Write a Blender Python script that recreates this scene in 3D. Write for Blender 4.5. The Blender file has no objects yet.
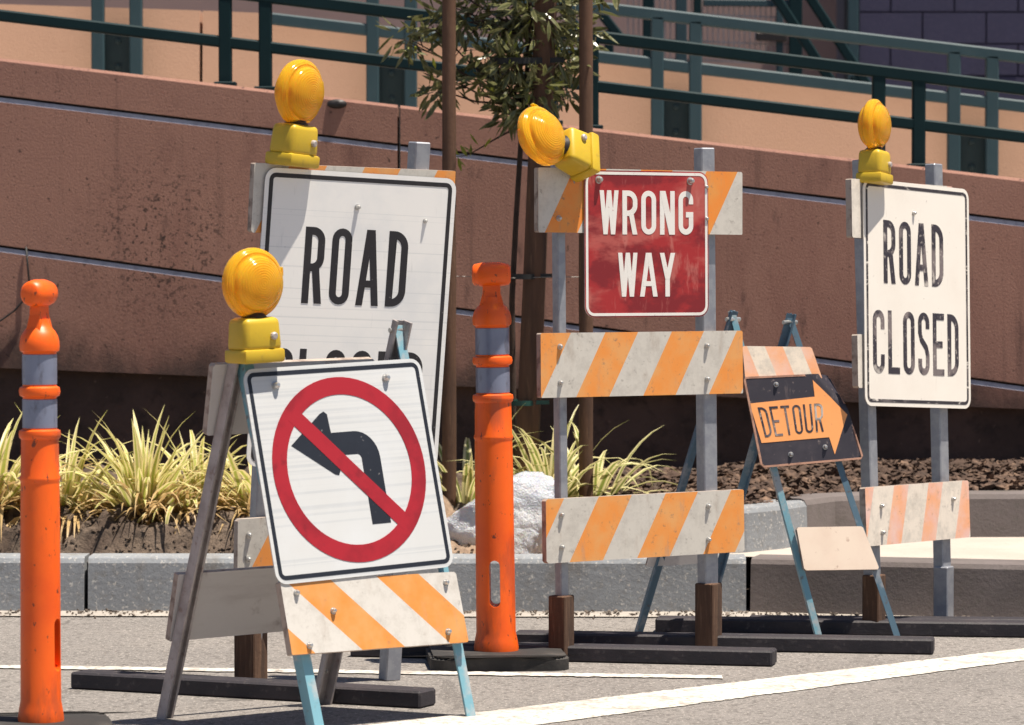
import bpy, bmesh, math, random
from mathutils import Vector, Matrix, noise, Euler
from mathutils.geometry import tessellate_polygon
R = math.radians
random.seed(7)
S = bpy.context.scene
COL = S.collection
V = Vector

# ---------------------------------------------------------------- camera geometry
F = 4000.0                      # focal length in pixels of a 1024 wide picture
HC = 1.14                       # camera height
PITCH = math.atan(132.5 / F)
CAM = V((0, 0, HC))

def ray(px, py):
    a, c = (px - 512) / F, -(py - 362.5) / F
    return V((a, math.cos(PITCH) + c * math.sin(PITCH), -math.sin(PITCH) + c * math.cos(PITCH)))

def at(px, py, d):
    r = ray(px, py)
    return CAM + r * (d / r.y)

def gr(px, py, z=0.0):
    r = ray(px, py)
    return CAM + r * ((z - HC) / r.z)

class Frame:
    """a tilted upright plane: x along the face, y into it, z up the face"""
    def __init__(s, p, yaw, lean=0.0):
        s.p = V(p)
        yaw, lean = R(yaw), R(lean)
        s.t = V((math.cos(yaw), math.sin(yaw), 0))
        back = V((-math.sin(yaw), math.cos(yaw), 0))
        s.up = V((0, 0, math.cos(lean))) + back * math.sin(lean)
        s.n = s.up.cross(s.t)               # into the face
    def uv(s, px, py, y=0.0):
        r = ray(px, py)
        p0 = s.p + s.n * y
        k = (p0 - CAM).dot(s.n) / r.dot(s.n)
        q = CAM + r * k - p0
        return V((q.dot(s.t), q.dot(s.up)))
    def M(s, u=0, v=0, y=0, roll=0):
        o = s.p + s.t * u + s.up * v + s.n * y
        m = Matrix((s.t, s.n, s.up)).transposed().to_4x4()
        m.translation = o
        return m @ Matrix.Rotation(R(roll), 4, 'Y')
    def slip(s, y):
        """sideways allowance for something fixed y in front of the plane"""
        h = V((s.n.x, s.n.y)); t = V((s.t.x, s.t.y))
        return -h.x * y / t.x

# ---------------------------------------------------------------- object helpers
WM = {}
def tag(o, label=None, cat=None, group=None, kind=None):
    if label: o['label'] = label
    if cat: o['category'] = cat
    if group: o['group'] = group
    if kind: o['kind'] = kind
    return o

def empty(name, M, label, cat, group=None):
    if not isinstance(M, Matrix): M = Matrix.Translation(M)
    o = bpy.data.objects.new(name, None)
    o.empty_display_size = 0.1
    COL.objects.link(o)
    o.matrix_basis = M
    WM[o] = M.copy()
    return tag(o, label, cat, group)

def link(name, bm, mat, parent=None, M=None, smooth=None, label=None, recalc=True):
    if recalc and bm.faces:
        bmesh.ops.recalc_face_normals(bm, faces=bm.faces[:])
    me = bpy.data.meshes.new(name)
    bm.to_mesh(me); bm.free()
    for m in (mat if isinstance(mat, (list, tuple)) else [mat]):
        me.materials.append(m)
    if smooth:
        for p in me.polygons: p.use_smooth = True
        if smooth < 179: me.set_sharp_from_angle(angle=R(smooth))
    o = bpy.data.objects.new(name, me)
    COL.objects.link(o)
    M = M if M is not None else Matrix.Identity(4)
    WM[o] = M.copy()
    if parent is not None:
        o.parent = parent
        o.matrix_basis = WM[parent].inverted() @ M
    else:
        o.matrix_basis = M
    if label: o['label'] = label
    return o

def recentre(o):
    """put the origin of a world-built mesh at the middle of its base"""
    vs = [v.co for v in o.data.vertices]
    lo = V([min(c[i] for c in vs) for i in range(3)]); hi = V([max(c[i] for c in vs) for i in range(3)])
    c = V(((lo.x + hi.x) / 2, (lo.y + hi.y) / 2, lo.z))
    o.data.transform(Matrix.Translation(-c))
    o.matrix_basis = o.matrix_basis @ Matrix.Translation(c)
    WM[o] = o.matrix_basis.copy()
    return o

def BM(): return bmesh.new()

def box(bm, lo, hi, M=None, bev=0.0, seg=1, taper=None):
    lo, hi = V(lo), V(hi)
    vs = []
    for x in (lo.x, hi.x):
        for y in (lo.y, hi.y):
            for z in (lo.z, hi.z):
                p = V((x, y, z))
                if taper and z == hi.z:
                    c = (lo + hi) / 2
                    p.x = c.x + (p.x - c.x) * taper; p.y = c.y + (p.y - c.y) * taper
                vs.append(bm.verts.new(M @ p if M else p))
    fs = [bm.faces.new([vs[i] for i in q]) for q in ((0,1,3,2),(4,6,7,5),(0,4,5,1),(2,3,7,6),(0,2,6,4),(1,5,7,3))]
    if bev > 0:
        es = list({e for f in fs for e in f.edges})
        bmesh.ops.bevel(bm, geom=es, offset=bev, segments=seg, affect='EDGES', profile=0.5)

def bar(bm, a, b, w, d, ref=(0, 1, 0), bev=0.0):
    """a box from a to b: w across, d along the reference direction"""
    a, b = V(a), V(b)
    z = (b - a).normalized()
    y = V(ref); y = (y - z * y.dot(z)).normalized()
    x = y.cross(z)
    m = Matrix((x, y, z)).transposed().to_4x4(); m.translation = a
    box(bm, (-w/2, -d/2, 0), (w/2, d/2, (b - a).length), m, bev)

def tube(bm, pts, rad, n=10, caps=True):
    pts = [V(p) for p in pts]
    if not hasattr(rad, '__len__'): rad = [rad] * len(pts)
    rings = []
    for i, p in enumerate(pts):
        t = (pts[min(i+1, len(pts)-1)] - pts[max(i-1, 0)]).normalized()
        h = V((0, 0, 1)) if abs(t.z) < .9 else V((1, 0, 0))
        x = t.cross(h).normalized(); y = t.cross(x)
        rings.append([bm.verts.new(p + (x * math.cos(a) + y * math.sin(a)) * rad[i]) for a in [2*math.pi*k/n for k in range(n)]])
    for r0, r1 in zip(rings, rings[1:]):
        for k in range(n):
            bm.faces.new((r0[k], r0[(k+1) % n], r1[(k+1) % n], r1[k]))
    if caps:
        bm.faces.new(rings[0]); bm.faces.new(rings[-1])

def lathe(bm, prof, n=32, axis='Z', M=None):
    """profile (radius, height); closed where the radius is 0"""
    rings = []
    for r, h in prof:
        def pt(a):
            p = V((r * math.cos(a), r * math.sin(a), h)) if axis == 'Z' else V((r * math.cos(a), h, r * math.sin(a)))
            return M @ p if M else p
        if r < 1e-6: rings.append([bm.verts.new(pt(0))])
        else: rings.append([bm.verts.new(pt(2*math.pi*k/n)) for k in range(n)])
    for a, b in zip(rings, rings[1:]):
        for k in range(n):
            k2 = (k + 1) % n
            if len(a) == 1 and len(b) == 1: continue
            if len(a) == 1: bm.faces.new((a[0], b[k], b[k2]))
            elif len(b) == 1: bm.faces.new((a[k], a[k2], b[0]))
            else: bm.faces.new((a[k], a[k2], b[k2], b[k]))
    for r in (rings[0], rings[-1]):
        if len(r) > 1: bm.faces.new(r)

def plate(bm, outer, y0, y1, holes=()):
    """a flat outline in the xz plane, front at y0, back at y1"""
    loops = [[V((p[0], p[1], 0)) for p in l] for l in [outer] + list(holes)]
    flat = [p for l in loops for p in l]
    tris = tessellate_polygon(loops)
    fr = [bm.verts.new((p.x, y0, p.y)) for p in flat]
    bk = [bm.verts.new((p.x, y1, p.y)) for p in flat]
    for t in tris:
        try:
            bm.faces.new([fr[i] for i in t]); bm.faces.new([bk[i] for i in reversed(t)])
        except ValueError: pass
    k = 0
    for l in loops:
        n = len(l)
        for i in range(n):
            a, b = k + i, k + (i + 1) % n
            bm.faces.new((fr[a], fr[b], bk[b], bk[a]))
        k += n

def rrect(w, h, r, n=5, cx=0, cz=0):
    pts = []
    for sx, sz, a0 in ((1, 1, 0), (-1, 1, 90), (-1, -1, 180), (1, -1, 270)):
        for i in range(n + 1):
            a = R(a0 + 90 * i / n)
            pts.append((cx + sx * (w/2 - r) + r * math.cos(a), cz + sz * (h/2 - r) + r * math.sin(a)))
    return pts

def arc(cx, cz, rx, rz, a0, a1, n=10):
    return [(cx + rx * math.cos(R(a0 + (a1 - a0) * i / n)), cz + rz * math.sin(R(a0 + (a1 - a0) * i / n))) for i in range(n + 1)]

def stroke(path, w):
    """outline of a thick open line"""
    P = [V((a, b)) for a, b in path]
    L, Rr = [], []
    for i, p in enumerate(P):
        d = (P[min(i+1, len(P)-1)] - P[max(i-1, 0)]).normalized()
        nrm = V((-d.y, d.x)) * (w / 2)
        L.append(tuple(p + nrm)); Rr.append(tuple(p - nrm))
    return L + Rr[::-1]

# ---------------------------------------------------------------- lettering (drawn as outlines)
def glyph(c, w, h, s):
    q = lambda x0, z0, x1, z1: ([(x0, z0), (x1, z0), (x1, z1), (x0, z1)], [])
    sl = lambda x0, z0, x1, z1, t=s: ([(x0, z0), (x0 + t, z0), (x1 + t, z1), (x1, z1)], [])
    r = w / 2
    if c == 'O':
        o = arc(r, h - r, r, r, 0, 180) + arc(r, r, r, r, 180, 360)
        i = arc(r, h - r, r - s, r - s * .95, 0, 180) + arc(r, r, r - s, r - s * .95, 180, 360)
        return [(o, [i])]
    if c == 'D':
        k = .72 * w
        o = [(0, 0)] + arc(w - k, k, k, k, -90, 0) + arc(w - k, h - k, k, k, 0, 90) + [(0, h)]
        ki = k - s
        i = [(s, s)] + arc(w - k, k, ki, ki, -90, 0) + arc(w - k, h - k, ki, ki, 0, 90) + [(s, h - s)]
        return [(o, [i])]
    if c == 'R':
        hm = .42 * h; k = min(.29 * h, .6 * w)
        o = [(0, 0), (s, 0), (s, hm)] + arc(w - k, hm + k, k, k, -90, 0, 8) + arc(w - k, h - k, k, k, 0, 90, 8) + [(0, h)]
        ki = k - s
        i = [(s, hm + s)] + arc(w - k, hm + k, ki, ki, -90, 0, 8) + arc(w - k, h - k, ki, ki, 0, 90, 8) + [(s, h - s)]
        return [(o, [i]), sl(w - s * 1.08, 0, w * .42, hm + s * .5, s * 1.05)]
    if c == 'A':
        return [sl(0, 0, w/2 - s*.62, h), sl(w - s, 0, w/2 - s*.38, h), q(w*.18, .24*h, w*.82, .24*h + s*.9)]
    if c == 'W':
        t = s * .92
        return [sl(w*.19, 0, 0, h, t), sl(w*.19, 0, w/2 - t/2, h, t), sl(w*.81 - t, 0, w/2 - t/2, h, t), sl(w*.81 - t, 0, w - t, h, t)]
    if c == 'N':
        return [q(0, 0, s, h), q(w - s, 0, w, h), sl(w - s*1.25, 0, 0, h, s*1.25)]
    if c == 'Y':
        return [q(w/2 - s/2, 0, w/2 + s/2, .46*h), sl(w/2 - s/2, .4*h, 0, h), sl(w/2 - s/2, .4*h, w - s, h)]
    if c == 'L':
        return [q(0, 0, s, h), q(s*.9, 0, w, s)]
    if c == 'T':
        return [q(w/2 - s/2, 0, w/2 + s/2, h), q(0, h - s, w, h)]
    if c == 'E':
        return [q(0, 0, s, h), q(s*.9, 0, w, s), q(s*.9, h/2 - s/2, w*.86, h/2 + s/2), q(s*.9, h - s, w, h)]
    a = r - s/2
    if c == 'U':
        return [(stroke([(s/2, h), (s/2, r)] + arc(r, r, a, a, 180, 360)[1:] + [(w - s/2, h)], s), [])]
    if c == 'C':
        return [(stroke([(w - s/2, h*.70), (w - s/2, h - r)] + arc(r, h - r, a, a, 0, 180)[1:] + arc(r, r, a, a, 180, 360) + [(w - s/2, h*.30)], s), [])]
    if c == 'G':
        return [(stroke([(w - s/2, h*.70), (w - s/2, h - r)] + arc(r, h - r, a, a, 0, 180)[1:] + arc(r, r, a, a, 180, 360) + [(w - s/2, h*.46)], s), []), q(w*.5, h*.46 - s*.5, w, h*.46 + s*.5)]
    if c == 'S':
        return [(stroke([(w - s/2, h*.74), (w - s/2, h - r)] + arc(r, h - r, a, a, 0, 180)[1:] + [(s/2, h*.68), (w*.3, h*.56), (w*.7, h*.44), (w - s/2, h*.32)] + arc(r, r, a, a, 0, -180) + [(s/2, h*.26)], s), [])]
    return []

def text_bm(word, x0, x1, z0, z1, s, y, wide={}, gap=.3):
    """letters of a word between x0..x1, z0..z1 standing proud of the face at y"""
    bm = BM()
    ws = [wide.get(c, 1.0) for c in word]
    unit = (x1 - x0) / (sum(ws) + gap * (len(word) - 1))
    x = x0
    for c, k in zip(word, ws):
        for j, (o, hs) in enumerate(glyph(c, unit * k, z1 - z0, s)):
            f = lambda l: [(px + x, pz + z0) for px, pz in l]
            plate(bm, f(o), y - .0008 - .00012 * j, y + .0004, [f(h) for h in hs])
        x += unit * (k + gap)
    return bm

# ---------------------------------------------------------------- materials
def nt(name):
    m = bpy.data.materials.new(name); m.use_nodes = True
    n = m.node_tree; b = n.nodes['Principled BSDF']
    return m, n, b

def N(n, t, **k):
    x = n.nodes.new(t)
    for a, v in k.items():
        if a in x.inputs: x.inputs[a].default_value = v
        else: setattr(x, a, v)
    return x

def coords(n, kind='Object', scale=None):
    tc = n.nodes.new('ShaderNodeTexCoord'); out = tc.outputs[kind]
    if scale:
        mp = n.nodes.new('ShaderNodeMapping'); mp.inputs['Scale'].default_value = scale
        n.links.new(out, mp.inputs[0]); out = mp.outputs[0]
    return out

def ramp(n, src, lo, hi):
    mr = N(n, 'ShaderNodeMapRange'); mr.interpolation_type = 'SMOOTHSTEP'
    mr.inputs[1].default_value = lo; mr.inputs[2].default_value = hi
    n.links.new(src, mr.inputs[0]); return mr.outputs[0]

def mix(n, fac, a, b):
    mx = n.nodes.new('ShaderNodeMix'); mx.data_type = 'RGBA'
    for i, v in ((0, fac), (6, a), (7, b)):
        if isinstance(v, (int, float)): mx.inputs[i].default_value = v
        elif isinstance(v, tuple): mx.inputs[i].default_value = (*v, 1)
        else: n.links.new(v, mx.inputs[i])
    return mx.outputs[2]

def mul(n, a, k):
    x = n.nodes.new('ShaderNodeMath'); x.operation = 'MULTIPLY'
    n.links.new(a, x.inputs[0])
    if isinstance(k, (int, float)): x.inputs[1].default_value = k
    else: n.links.new(k, x.inputs[1])
    return x.outputs[0]

def noise_fac(n, scale, lo, hi, detail=6, rough=.6, stretch=None, seed=0.0, kind='Object'):
    c = coords(n, kind, stretch)
    t = N(n, 'ShaderNodeTexNoise'); t.noise_dimensions = '4D'
    t.inputs['Scale'].default_value = scale; t.inputs['Detail'].default_value = detail
    t.inputs['Roughness'].default_value = rough; t.inputs['W'].default_value = seed
    n.links.new(c, t.inputs['Vector'])
    return ramp(n, t.outputs['Fac'], lo, hi)

def bump(n, b, src, strength=.3, dist=.002):
    bp = N(n, 'ShaderNodeBump'); bp.inputs['Strength'].default_value = strength; bp.inputs['Distance'].default_value = dist
    n.links.new(src, bp.inputs['Height']); n.links.new(bp.outputs[0], b.inputs['Normal'])

def material(name, base, rough=.6, metal=0.0, layers=(), bumps=None, spec=None, coat=0, sss=0, trans=0):
    """layers: (noise scale, lo, hi, colour, strength[, stretch])"""
    m, n, b = nt(name)
    c = base
    for k, L in enumerate(layers):
        f = noise_fac(n, L[0], L[1], L[2], stretch=L[5] if len(L) > 5 else None, seed=k * 3.1 + len(name))
        if L[4] < 1: f = mul(n, f, L[4])
        c = mix(n, f, c, L[3])
    if isinstance(c, tuple): b.inputs['Base Color'].default_value = (*c, 1)
    else: n.links.new(c, b.inputs['Base Color'])
    b.inputs['Roughness'].default_value = rough; b.inputs['Metallic'].default_value = metal
    if spec is not None: b.inputs['Specular IOR Level'].default_value = spec
    if coat: b.inputs['Coat Weight'].default_value = coat; b.inputs['Coat Roughness'].default_value = .15
    if sss:
        b.inputs['Subsurface Weight'].default_value = sss; b.inputs['Subsurface Radius'].default_value = (.03, .012, .004)
        b.inputs['Subsurface Scale'].default_value = 1
    if trans: b.inputs['Transmission Weight'].default_value = trans
    if bumps:
        bump(n, b, noise_fac(n, bumps[0], 0, 1, detail=8, rough=.7), bumps[1], bumps[2])
    return m

def stripe_mat(name, period, slope, phase, duty=.5, white=(.60,.565,.51), orange=(.80,.285,.055), wear=.4, fade=0.0, seed=0.0):
    m, n, b = nt(name)
    sep = N(n, 'ShaderNodeSeparateXYZ'); n.links.new(coords(n), sep.inputs[0])
    # a little wobble so the tape edges are not ruler straight
    z = mul(n, sep.outputs['Z'], slope)
    ad = N(n, 'ShaderNodeMath'); ad.operation = 'ADD'; n.links.new(sep.outputs['X'], ad.inputs[0]); n.links.new(z, ad.inputs[1])
    d = mul(n, ad.outputs[0], 1.0 / period)
    a2 = N(n, 'ShaderNodeMath'); a2.operation = 'ADD'; n.links.new(d, a2.inputs[0]); a2.inputs[1].default_value = phase
    fr = N(n, 'ShaderNodeMath'); fr.operation = 'FRACT'; n.links.new(a2.outputs[0], fr.inputs[0])
    lt = N(n, 'ShaderNodeMath'); lt.operation = 'LESS_THAN'; n.links.new(fr.outputs[0], lt.inputs[0]); lt.inputs[1].default_value = duty
    org = mix(n, noise_fac(n, 14, .35, .7, seed=seed), orange, (orange[0] * .92, orange[1] * 1.25, orange[2] * 2.2))
    if fade: org = mix(n, mul(n, noise_fac(n, 9, .3, .75, seed=seed + 5), fade), org, white)
    wh = mix(n, mul(n, noise_fac(n, 22, .42, .66, detail=9, rough=.75, seed=seed + 2), .55), white, (.42, .39, .35))
    c = mix(n, lt.outputs[0], wh, org)
    c = mix(n, mul(n, noise_fac(n, 60, .565, .70, detail=8, rough=.7, seed=seed + 1), wear), c, (.16, .13, .11))
    c = mix(n, mul(n, noise_fac(n, 11, .53, .72, detail=8, rough=.7, seed=seed + 3, stretch=(2.2, 1, .6)), wear * .8), c, (.35, .27, .21))
    n.links.new(c, b.inputs['Base Color'])
    b.inputs['Roughness'].default_value = .5
    bump(n, b, noise_fac(n, 90, 0, 1, seed=seed), .12, .001)
    return m

M = {}
M['asphalt'] = material('asphalt', (.235, .214, .20), .95, layers=[(2.2, .35, .7, (.185, .17, .16), .7), (.7, .48, .66, (.28, .252, .23), .7), (3.5, .60, .72, (.12, .105, .095), .6), (5, .63, .66, (.09, .08, .075), .5, (1, .15, 1)), (48, .50, .60, (.12, .108, .10), .8), (110, .54, .62, (.46, .42, .38), .8), (9, .6, .75, (.15, .135, .125), .5, (1, .25, 1))], bumps=(140, .8, .006))
def cracks(m, col=(.05, .045, .042)):
    n = m.node_tree; b = n.nodes['Principled BSDF']
    src = b.inputs['Base Color'].links[0].from_socket
    nz = N(n, 'ShaderNodeTexNoise'); nz.inputs['Scale'].default_value = 3; nz.inputs['Detail'].default_value = 6
    c = coords(n); n.links.new(c, nz.inputs['Vector'])
    va = N(n, 'ShaderNodeVectorMath'); va.operation = 'MULTIPLY_ADD'; n.links.new(nz.outputs['Color'], va.inputs[0]); va.inputs[1].default_value = (.35, .35, .35); n.links.new(c, va.inputs[2])
    vo = N(n, 'ShaderNodeTexVoronoi'); vo.feature = 'DISTANCE_TO_EDGE'; vo.inputs['Scale'].default_value = .9; n.links.new(va.outputs[0], vo.inputs['Vector'])
    f = ramp(n, vo.outputs['Distance'], .008, .002)
    f = mul(n, f, noise_fac(n, 1.1, .5, .62, seed=2.2))
    n.links.new(mix(n, mul(n, f, .6), src, col), b.inputs['Base Color'])
cracks(M['asphalt'])
M['gutter'] = material('gutter_concrete', (.40, .36, .32), .92, layers=[(5, .4, .7, (.29, .26, .23), .8), (60, .52, .66, (.17, .15, .13), .6)], bumps=(90, .5, .004))
M['kerb'] = material('kerb_concrete', (.245, .26, .28), .9, layers=[(3, .4, .7, (.18, .19, .205), .7), (45, .5, .68, (.19, .185, .18), .6), (90, .55, .66, (.5, .48, .45), .8), (7, .55, .72, (.17, .15, .13), .7, (1, 1, .35))], bumps=(70, .5, .004))
M['kerb_shaded'] = material('kerb_concrete_dirty', (.155, .13, .125), .92, layers=[(3, .4, .65, (.105, .088, .085), .7), (40, .5, .68, (.12, .105, .095), .6), (6, .52, .7, (.1, .085, .075), .7)], bumps=(70, .5, .004))  # darker kerb copy: shade on the right-hand lengths is put into the colour
M['pavement'] = material('pavement_concrete', (.46, .41, .36), .92, layers=[(3, .4, .7, (.38, .335, .29), .7), (50, .55, .7, (.26, .22, .19), .5)], bumps=(80, .4, .003))
M['soil'] = material('soil', (.10, .068, .05), .98, layers=[(6, .40, .62, (.21, .155, .115), .85), (30, .5, .66, (.04, .027, .02), .85)], bumps=(60, .9, .02))
M['sandy'] = material('sandy_soil', (.33, .23, .16), .98, layers=[(25, .45, .7, (.15, .1, .07), .7)], bumps=(60, .8, .01))
M['stucco'] = material('stucco_terracotta', (.35, .182, .135), .9, layers=[
    (1.3, .35, .7, (.27, .135, .103), .8), (2.2, .5, .75, (.40, .218, .163), .6), (5, .5, .72, (.25, .118, .09), .6, (1, 1, .3)),
    (30, .625, .68, (.05, .027, .023), .85), (9, .60, .72, (.085, .045, .038), .7, (1.6, 1, .4)), (3.5, .56, .72, (.13, .06, .05), .6, (1.4, 1, .5)), (70, .61, .67, (.06, .032, .027), .8), (120, .5, .7, (.24, .10, .08), .5)], bumps=(130, .45, .004))
M['reveal'] = material('blue_grey_reveal', (.30, .31, .39), .6, layers=[(30, .45, .65, (.2, .2, .26), .7), (6, .55, .75, (.08, .075, .09), .6)])
M['plinth'] = material('stained_plinth', (.055, .034, .028), .95, layers=[(3, .4, .65, (.11, .066, .054), .7), (14, .5, .68, (.03, .02, .017), .8), (40, .62, .7, (.2, .13, .1), .5)], bumps=(60, .6, .006))  # bare concrete strip, near-black and much darker than the wall
def wall_stains_and_fringe(m):
    n = m.node_tree; b = n.nodes['Principled BSDF']
    src = b.inputs['Base Color'].links[0].from_socket
    sep = N(n, 'ShaderNodeSeparateXYZ'); n.links.new(coords(n), sep.inputs[0])
    def mad(a, k, c):
        x = N(n, 'ShaderNodeMath'); x.operation = 'MULTIPLY_ADD'; n.links.new(a, x.inputs[0]); x.inputs[1].default_value = k
        if isinstance(c, (int, float)): x.inputs[2].default_value = c
        else: n.links.new(c, x.inputs[2])
        return x.outputs[0]
    # dark tongues rising from the footing, thinning upwards
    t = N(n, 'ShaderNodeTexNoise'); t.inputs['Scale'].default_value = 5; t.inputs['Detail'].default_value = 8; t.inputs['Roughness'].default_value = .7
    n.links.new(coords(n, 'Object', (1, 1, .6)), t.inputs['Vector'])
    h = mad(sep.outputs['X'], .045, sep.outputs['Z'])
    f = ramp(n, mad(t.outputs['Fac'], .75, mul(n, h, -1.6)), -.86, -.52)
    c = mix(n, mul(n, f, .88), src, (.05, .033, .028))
    # spatter thrown on the wall at the left
    ds = N(n, 'ShaderNodeVectorMath'); ds.operation = 'DISTANCE'; n.links.new(coords(n), ds.inputs[0]); ds.inputs[1].default_value = (-1.20, 13.7, 1.10)
    sp = mul(n, ramp(n, ds.outputs['Value'], .42, .05), noise_fac(n, 95, .56, .60, detail=2, seed=9.5))
    c = mix(n, mul(n, sp, .9), c, (.035, .02, .017))
    # rain runs below the coping
    rn = noise_fac(n, 16, .56, .74, detail=5, stretch=(1, 1, .06), seed=4.4)
    c = mix(n, mul(n, rn, .6), c, (.09, .048, .04))
    n.links.new(c, b.inputs['Base Color'])
wall_stains_and_fringe(M['stucco'])
M['peach'] = material('stucco_peach', (.57, .345, .235), .9, layers=[(1.5, .35, .7, (.50, .30, .205), .8), (30, .6, .72, (.5, .28, .18), .5)], bumps=(120, .35, .003))
M['teal'] = material('teal_paint', (.005, .021, .025), .6, layers=[(6, .4, .7, (.008, .027, .032), .6)], spec=.15)
M['teal_pale'] = material('weathered_teal_paint', (.03, .062, .075), .55, layers=[(6, .4, .7, (.04, .075, .09), .6)], spec=.3)
M['teal_dark'] = material('dark_teal_plate', (.014, .034, .037), .6, layers=[(9, .4, .7, (.02, .045, .045), .6)])
M['galv'] = material('galvanised_steel', (.36, .37, .40), .48, .55, layers=[(30, .4, .6, (.28, .29, .33), .8), (9, .56, .72, (.16, .13, .12), .55), (90, .6, .7, (.5, .5, .52), .5)], bumps=(120, .2, .001))
M['galv_rust'] = material('tarnished_steel', (.46, .41, .39), .5, .25, layers=[(20, .42, .66, (.30, .255, .24), .8), (40, .56, .7, (.16, .08, .05), .6)], bumps=(120, .3, .001))
M['blue_paint'] = material('pale_blue_paint', (.17, .36, .44), .5, layers=[(12, .5, .62, (.42, .42, .42), .8), (40, .58, .7, (.14, .1, .08), .7)])
M['blue_dark'] = material('blue_grey_paint', (.08, .145, .2), .5, layers=[(14, .52, .64, (.3, .31, .33), .7), (40, .58, .7, (.1, .07, .06), .7)])
M['wood'] = material('weathered_timber', (.10, .05, .028), .85, layers=[(9, .4, .65, (.045, .024, .015), .8, (3, 3, .3)), (30, .5, .7, (.23, .13, .075), .6, (4, 4, .3))], bumps=(40, .5, .003))
M['stake'] = material('lodgepole_timber', (.105, .05, .027), .8, layers=[(10, .4, .65, (.05, .024, .014), .8, (3, 3, .3)), (30, .55, .7, (.2, .11, .06), .5, (4, 4, .3))], bumps=(40, .4, .003))
M['skid'] = material('black_recycled_plastic', (.020, .017, .022), .65, layers=[(7, .4, .7, (.040, .031, .037), .8), (50, .55, .7, (.13, .11, .105), .5)], bumps=(60, .4, .003))
M['rubber'] = material('black_rubber', (.022, .02, .019), .75, layers=[(12, .45, .7, (.07, .06, .053), .7)], bumps=(60, .4, .003))
M['ply'] = material('bare_plywood_back', (.60, .56, .53), .75, layers=[(5, .47, .68, (.44, .39, .365), .75, (.5, 1, 3)), (14, .56, .72, (.2, .14, .12), .7), (60, .56, .7, (.55, .51, .48), .5)], bumps=(60, .2, .002))
M['edge'] = material('worn_board_edge', (.40, .33, .28), .8, layers=[(30, .45, .65, (.15, .1, .08), .8)])
M['sheet_new'] = material('banded_white_sheeting', (.56, .565, .565), .4, layers=[(2.2, .50, .58, (.47, .485, .50), .8, (.01, 1, 44)), (4, .45, .72, (.60, .62, .64), .6), (16, .6, .78, (.45, .45, .45), .4, (3, 1, .5)), (70, .66, .74, (.35, .33, .31), .5)])
M['sheet'] = material('white_reflective_sheeting', (.90, .88, .85), .4, layers=[(2.2, .56, .6, (.70, .70, .69), .7, (.01, 1, 40)), (4, .45, .72, (.68, .70, .72), .6), (16, .6, .78, (.5, .5, .5), .4, (3, 1, .5)), (70, .66, .74, (.35, .33, .31), .5)])
M['sheet_old'] = material('old_white_sheeting', (.82, .77, .70), .45, layers=[(3, .45, .72, (.74, .67, .6), .6), (18, .6, .78, (.55, .48, .42), .45, (3, 1, .4)), (50, .64, .72, (.3, .25, .22), .5)])
M['white_ink'] = material('white_reflective_lettering', (.80, .77, .73), .4, layers=[(14, .5, .7, (.70, .64, .6), .6), (60, .62, .7, (.5, .3, .28), .6)])
M['alu'] = material('sign_aluminium', (.5, .5, .5), .45, .7, layers=[(20, .5, .7, (.35, .34, .33), .6)])
M['ink'] = material('black_sign_ink', (.016, .014, .018), .5, layers=[(8, .5, .7, (.04, .035, .04), .6), (90, .64, .72, (.4, .38, .37), .5)])
M['ink_worn'] = material('worn_black_ink', (.03, .024, .035), .55, layers=[(7, .50, .58, (.2, .165, .165), .85), (16, .60, .68, (.55, .5, .46), .8, (1, 1, .5)), (80, .56, .66, (.45, .4, .37), .7)])
M['ink_flaky'] = material('flaking_black_ink', (.03, .024, .03), .55, layers=[(26, .56, .64, (.75, .70, .64), .9, (1, 1, 3)), (9, .5, .6, (.2, .17, .17), .6)])
M['navy'] = material('dark_navy_ink', (.006, .009, .018), .55, layers=[(8, .5, .7, (.012, .016, .028), .6), (90, .64, .72, (.4, .38, .37), .4)])
M['red_ring'] = material('red_sign_ink', (.34, .012, .021), .42, layers=[(7, .46, .60, (.24, .009, .016), .85), (25, .58, .7, (.18, .008, .014), .6), (4, .55, .7, (.42, .035, .04), .6)])
M['red'] = material('faded_red_sheeting', (.36, .020, .022), .42, layers=[(6, .45, .56, (.19, .010, .015), .9, (1, 1, 1.6)), (5.5, .51, .61, (.50, .115, .095), .75, (.6, 1, 1.6)), (10, .54, .64, (.52, .17, .14), .6, (2, 1, .7)), (20, .6, .75, (.62, .2, .17), .5, (4, 1, .5)), (60, .62, .72, (.2, .01, .012), .6)])
M['orange_sign'] = material('faded_orange_sheeting', (.86, .36, .12), .5, layers=[(8, .45, .7, (.8, .30, .09), .7), (50, .62, .72, (.5, .2, .1), .5)])
M['det_black'] = material('scuffed_black_sheeting', (.028, .024, .034), .5, layers=[(7, .48, .7, (.06, .05, .06), .8), (18, .58, .7, (.22, .17, .16), .55, (1.5, 1, .4)), (70, .6, .7, (.3, .24, .22), .5)])
M['det_edge'] = material('rusty_sign_edge', (.42, .23, .16), .7, layers=[(30, .45, .65, (.2, .1, .07), .7)])
M['post_orange'] = material('orange_polyethylene', (.92, .128, .004), .42, layers=[(5, .4, .7, (.74, .075, .003), .7), (3, .55, .75, (.84, .15, .02), .6, (1, 1, .4)), (14, .54, .68, (.42, .07, .02), .65, (1, 1, .3)), (6, .56, .70, (.30, .07, .03), .55, (1.5, 1.5, .5)), (45, .61, .67, (.08, .03, .02), .85, (1, 1, .6))], sss=.12, bumps=(20, .08, .002))
M['band'] = material('grey_reflective_band', (.22, .245, .34), .32, .25, layers=[(10, .45, .7, (.17, .19, .27), .8), (30, .54, .66, (.10, .10, .13), .6, (1, 1, .5)), (8, .55, .7, (.3, .3, .34), .6)])
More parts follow.
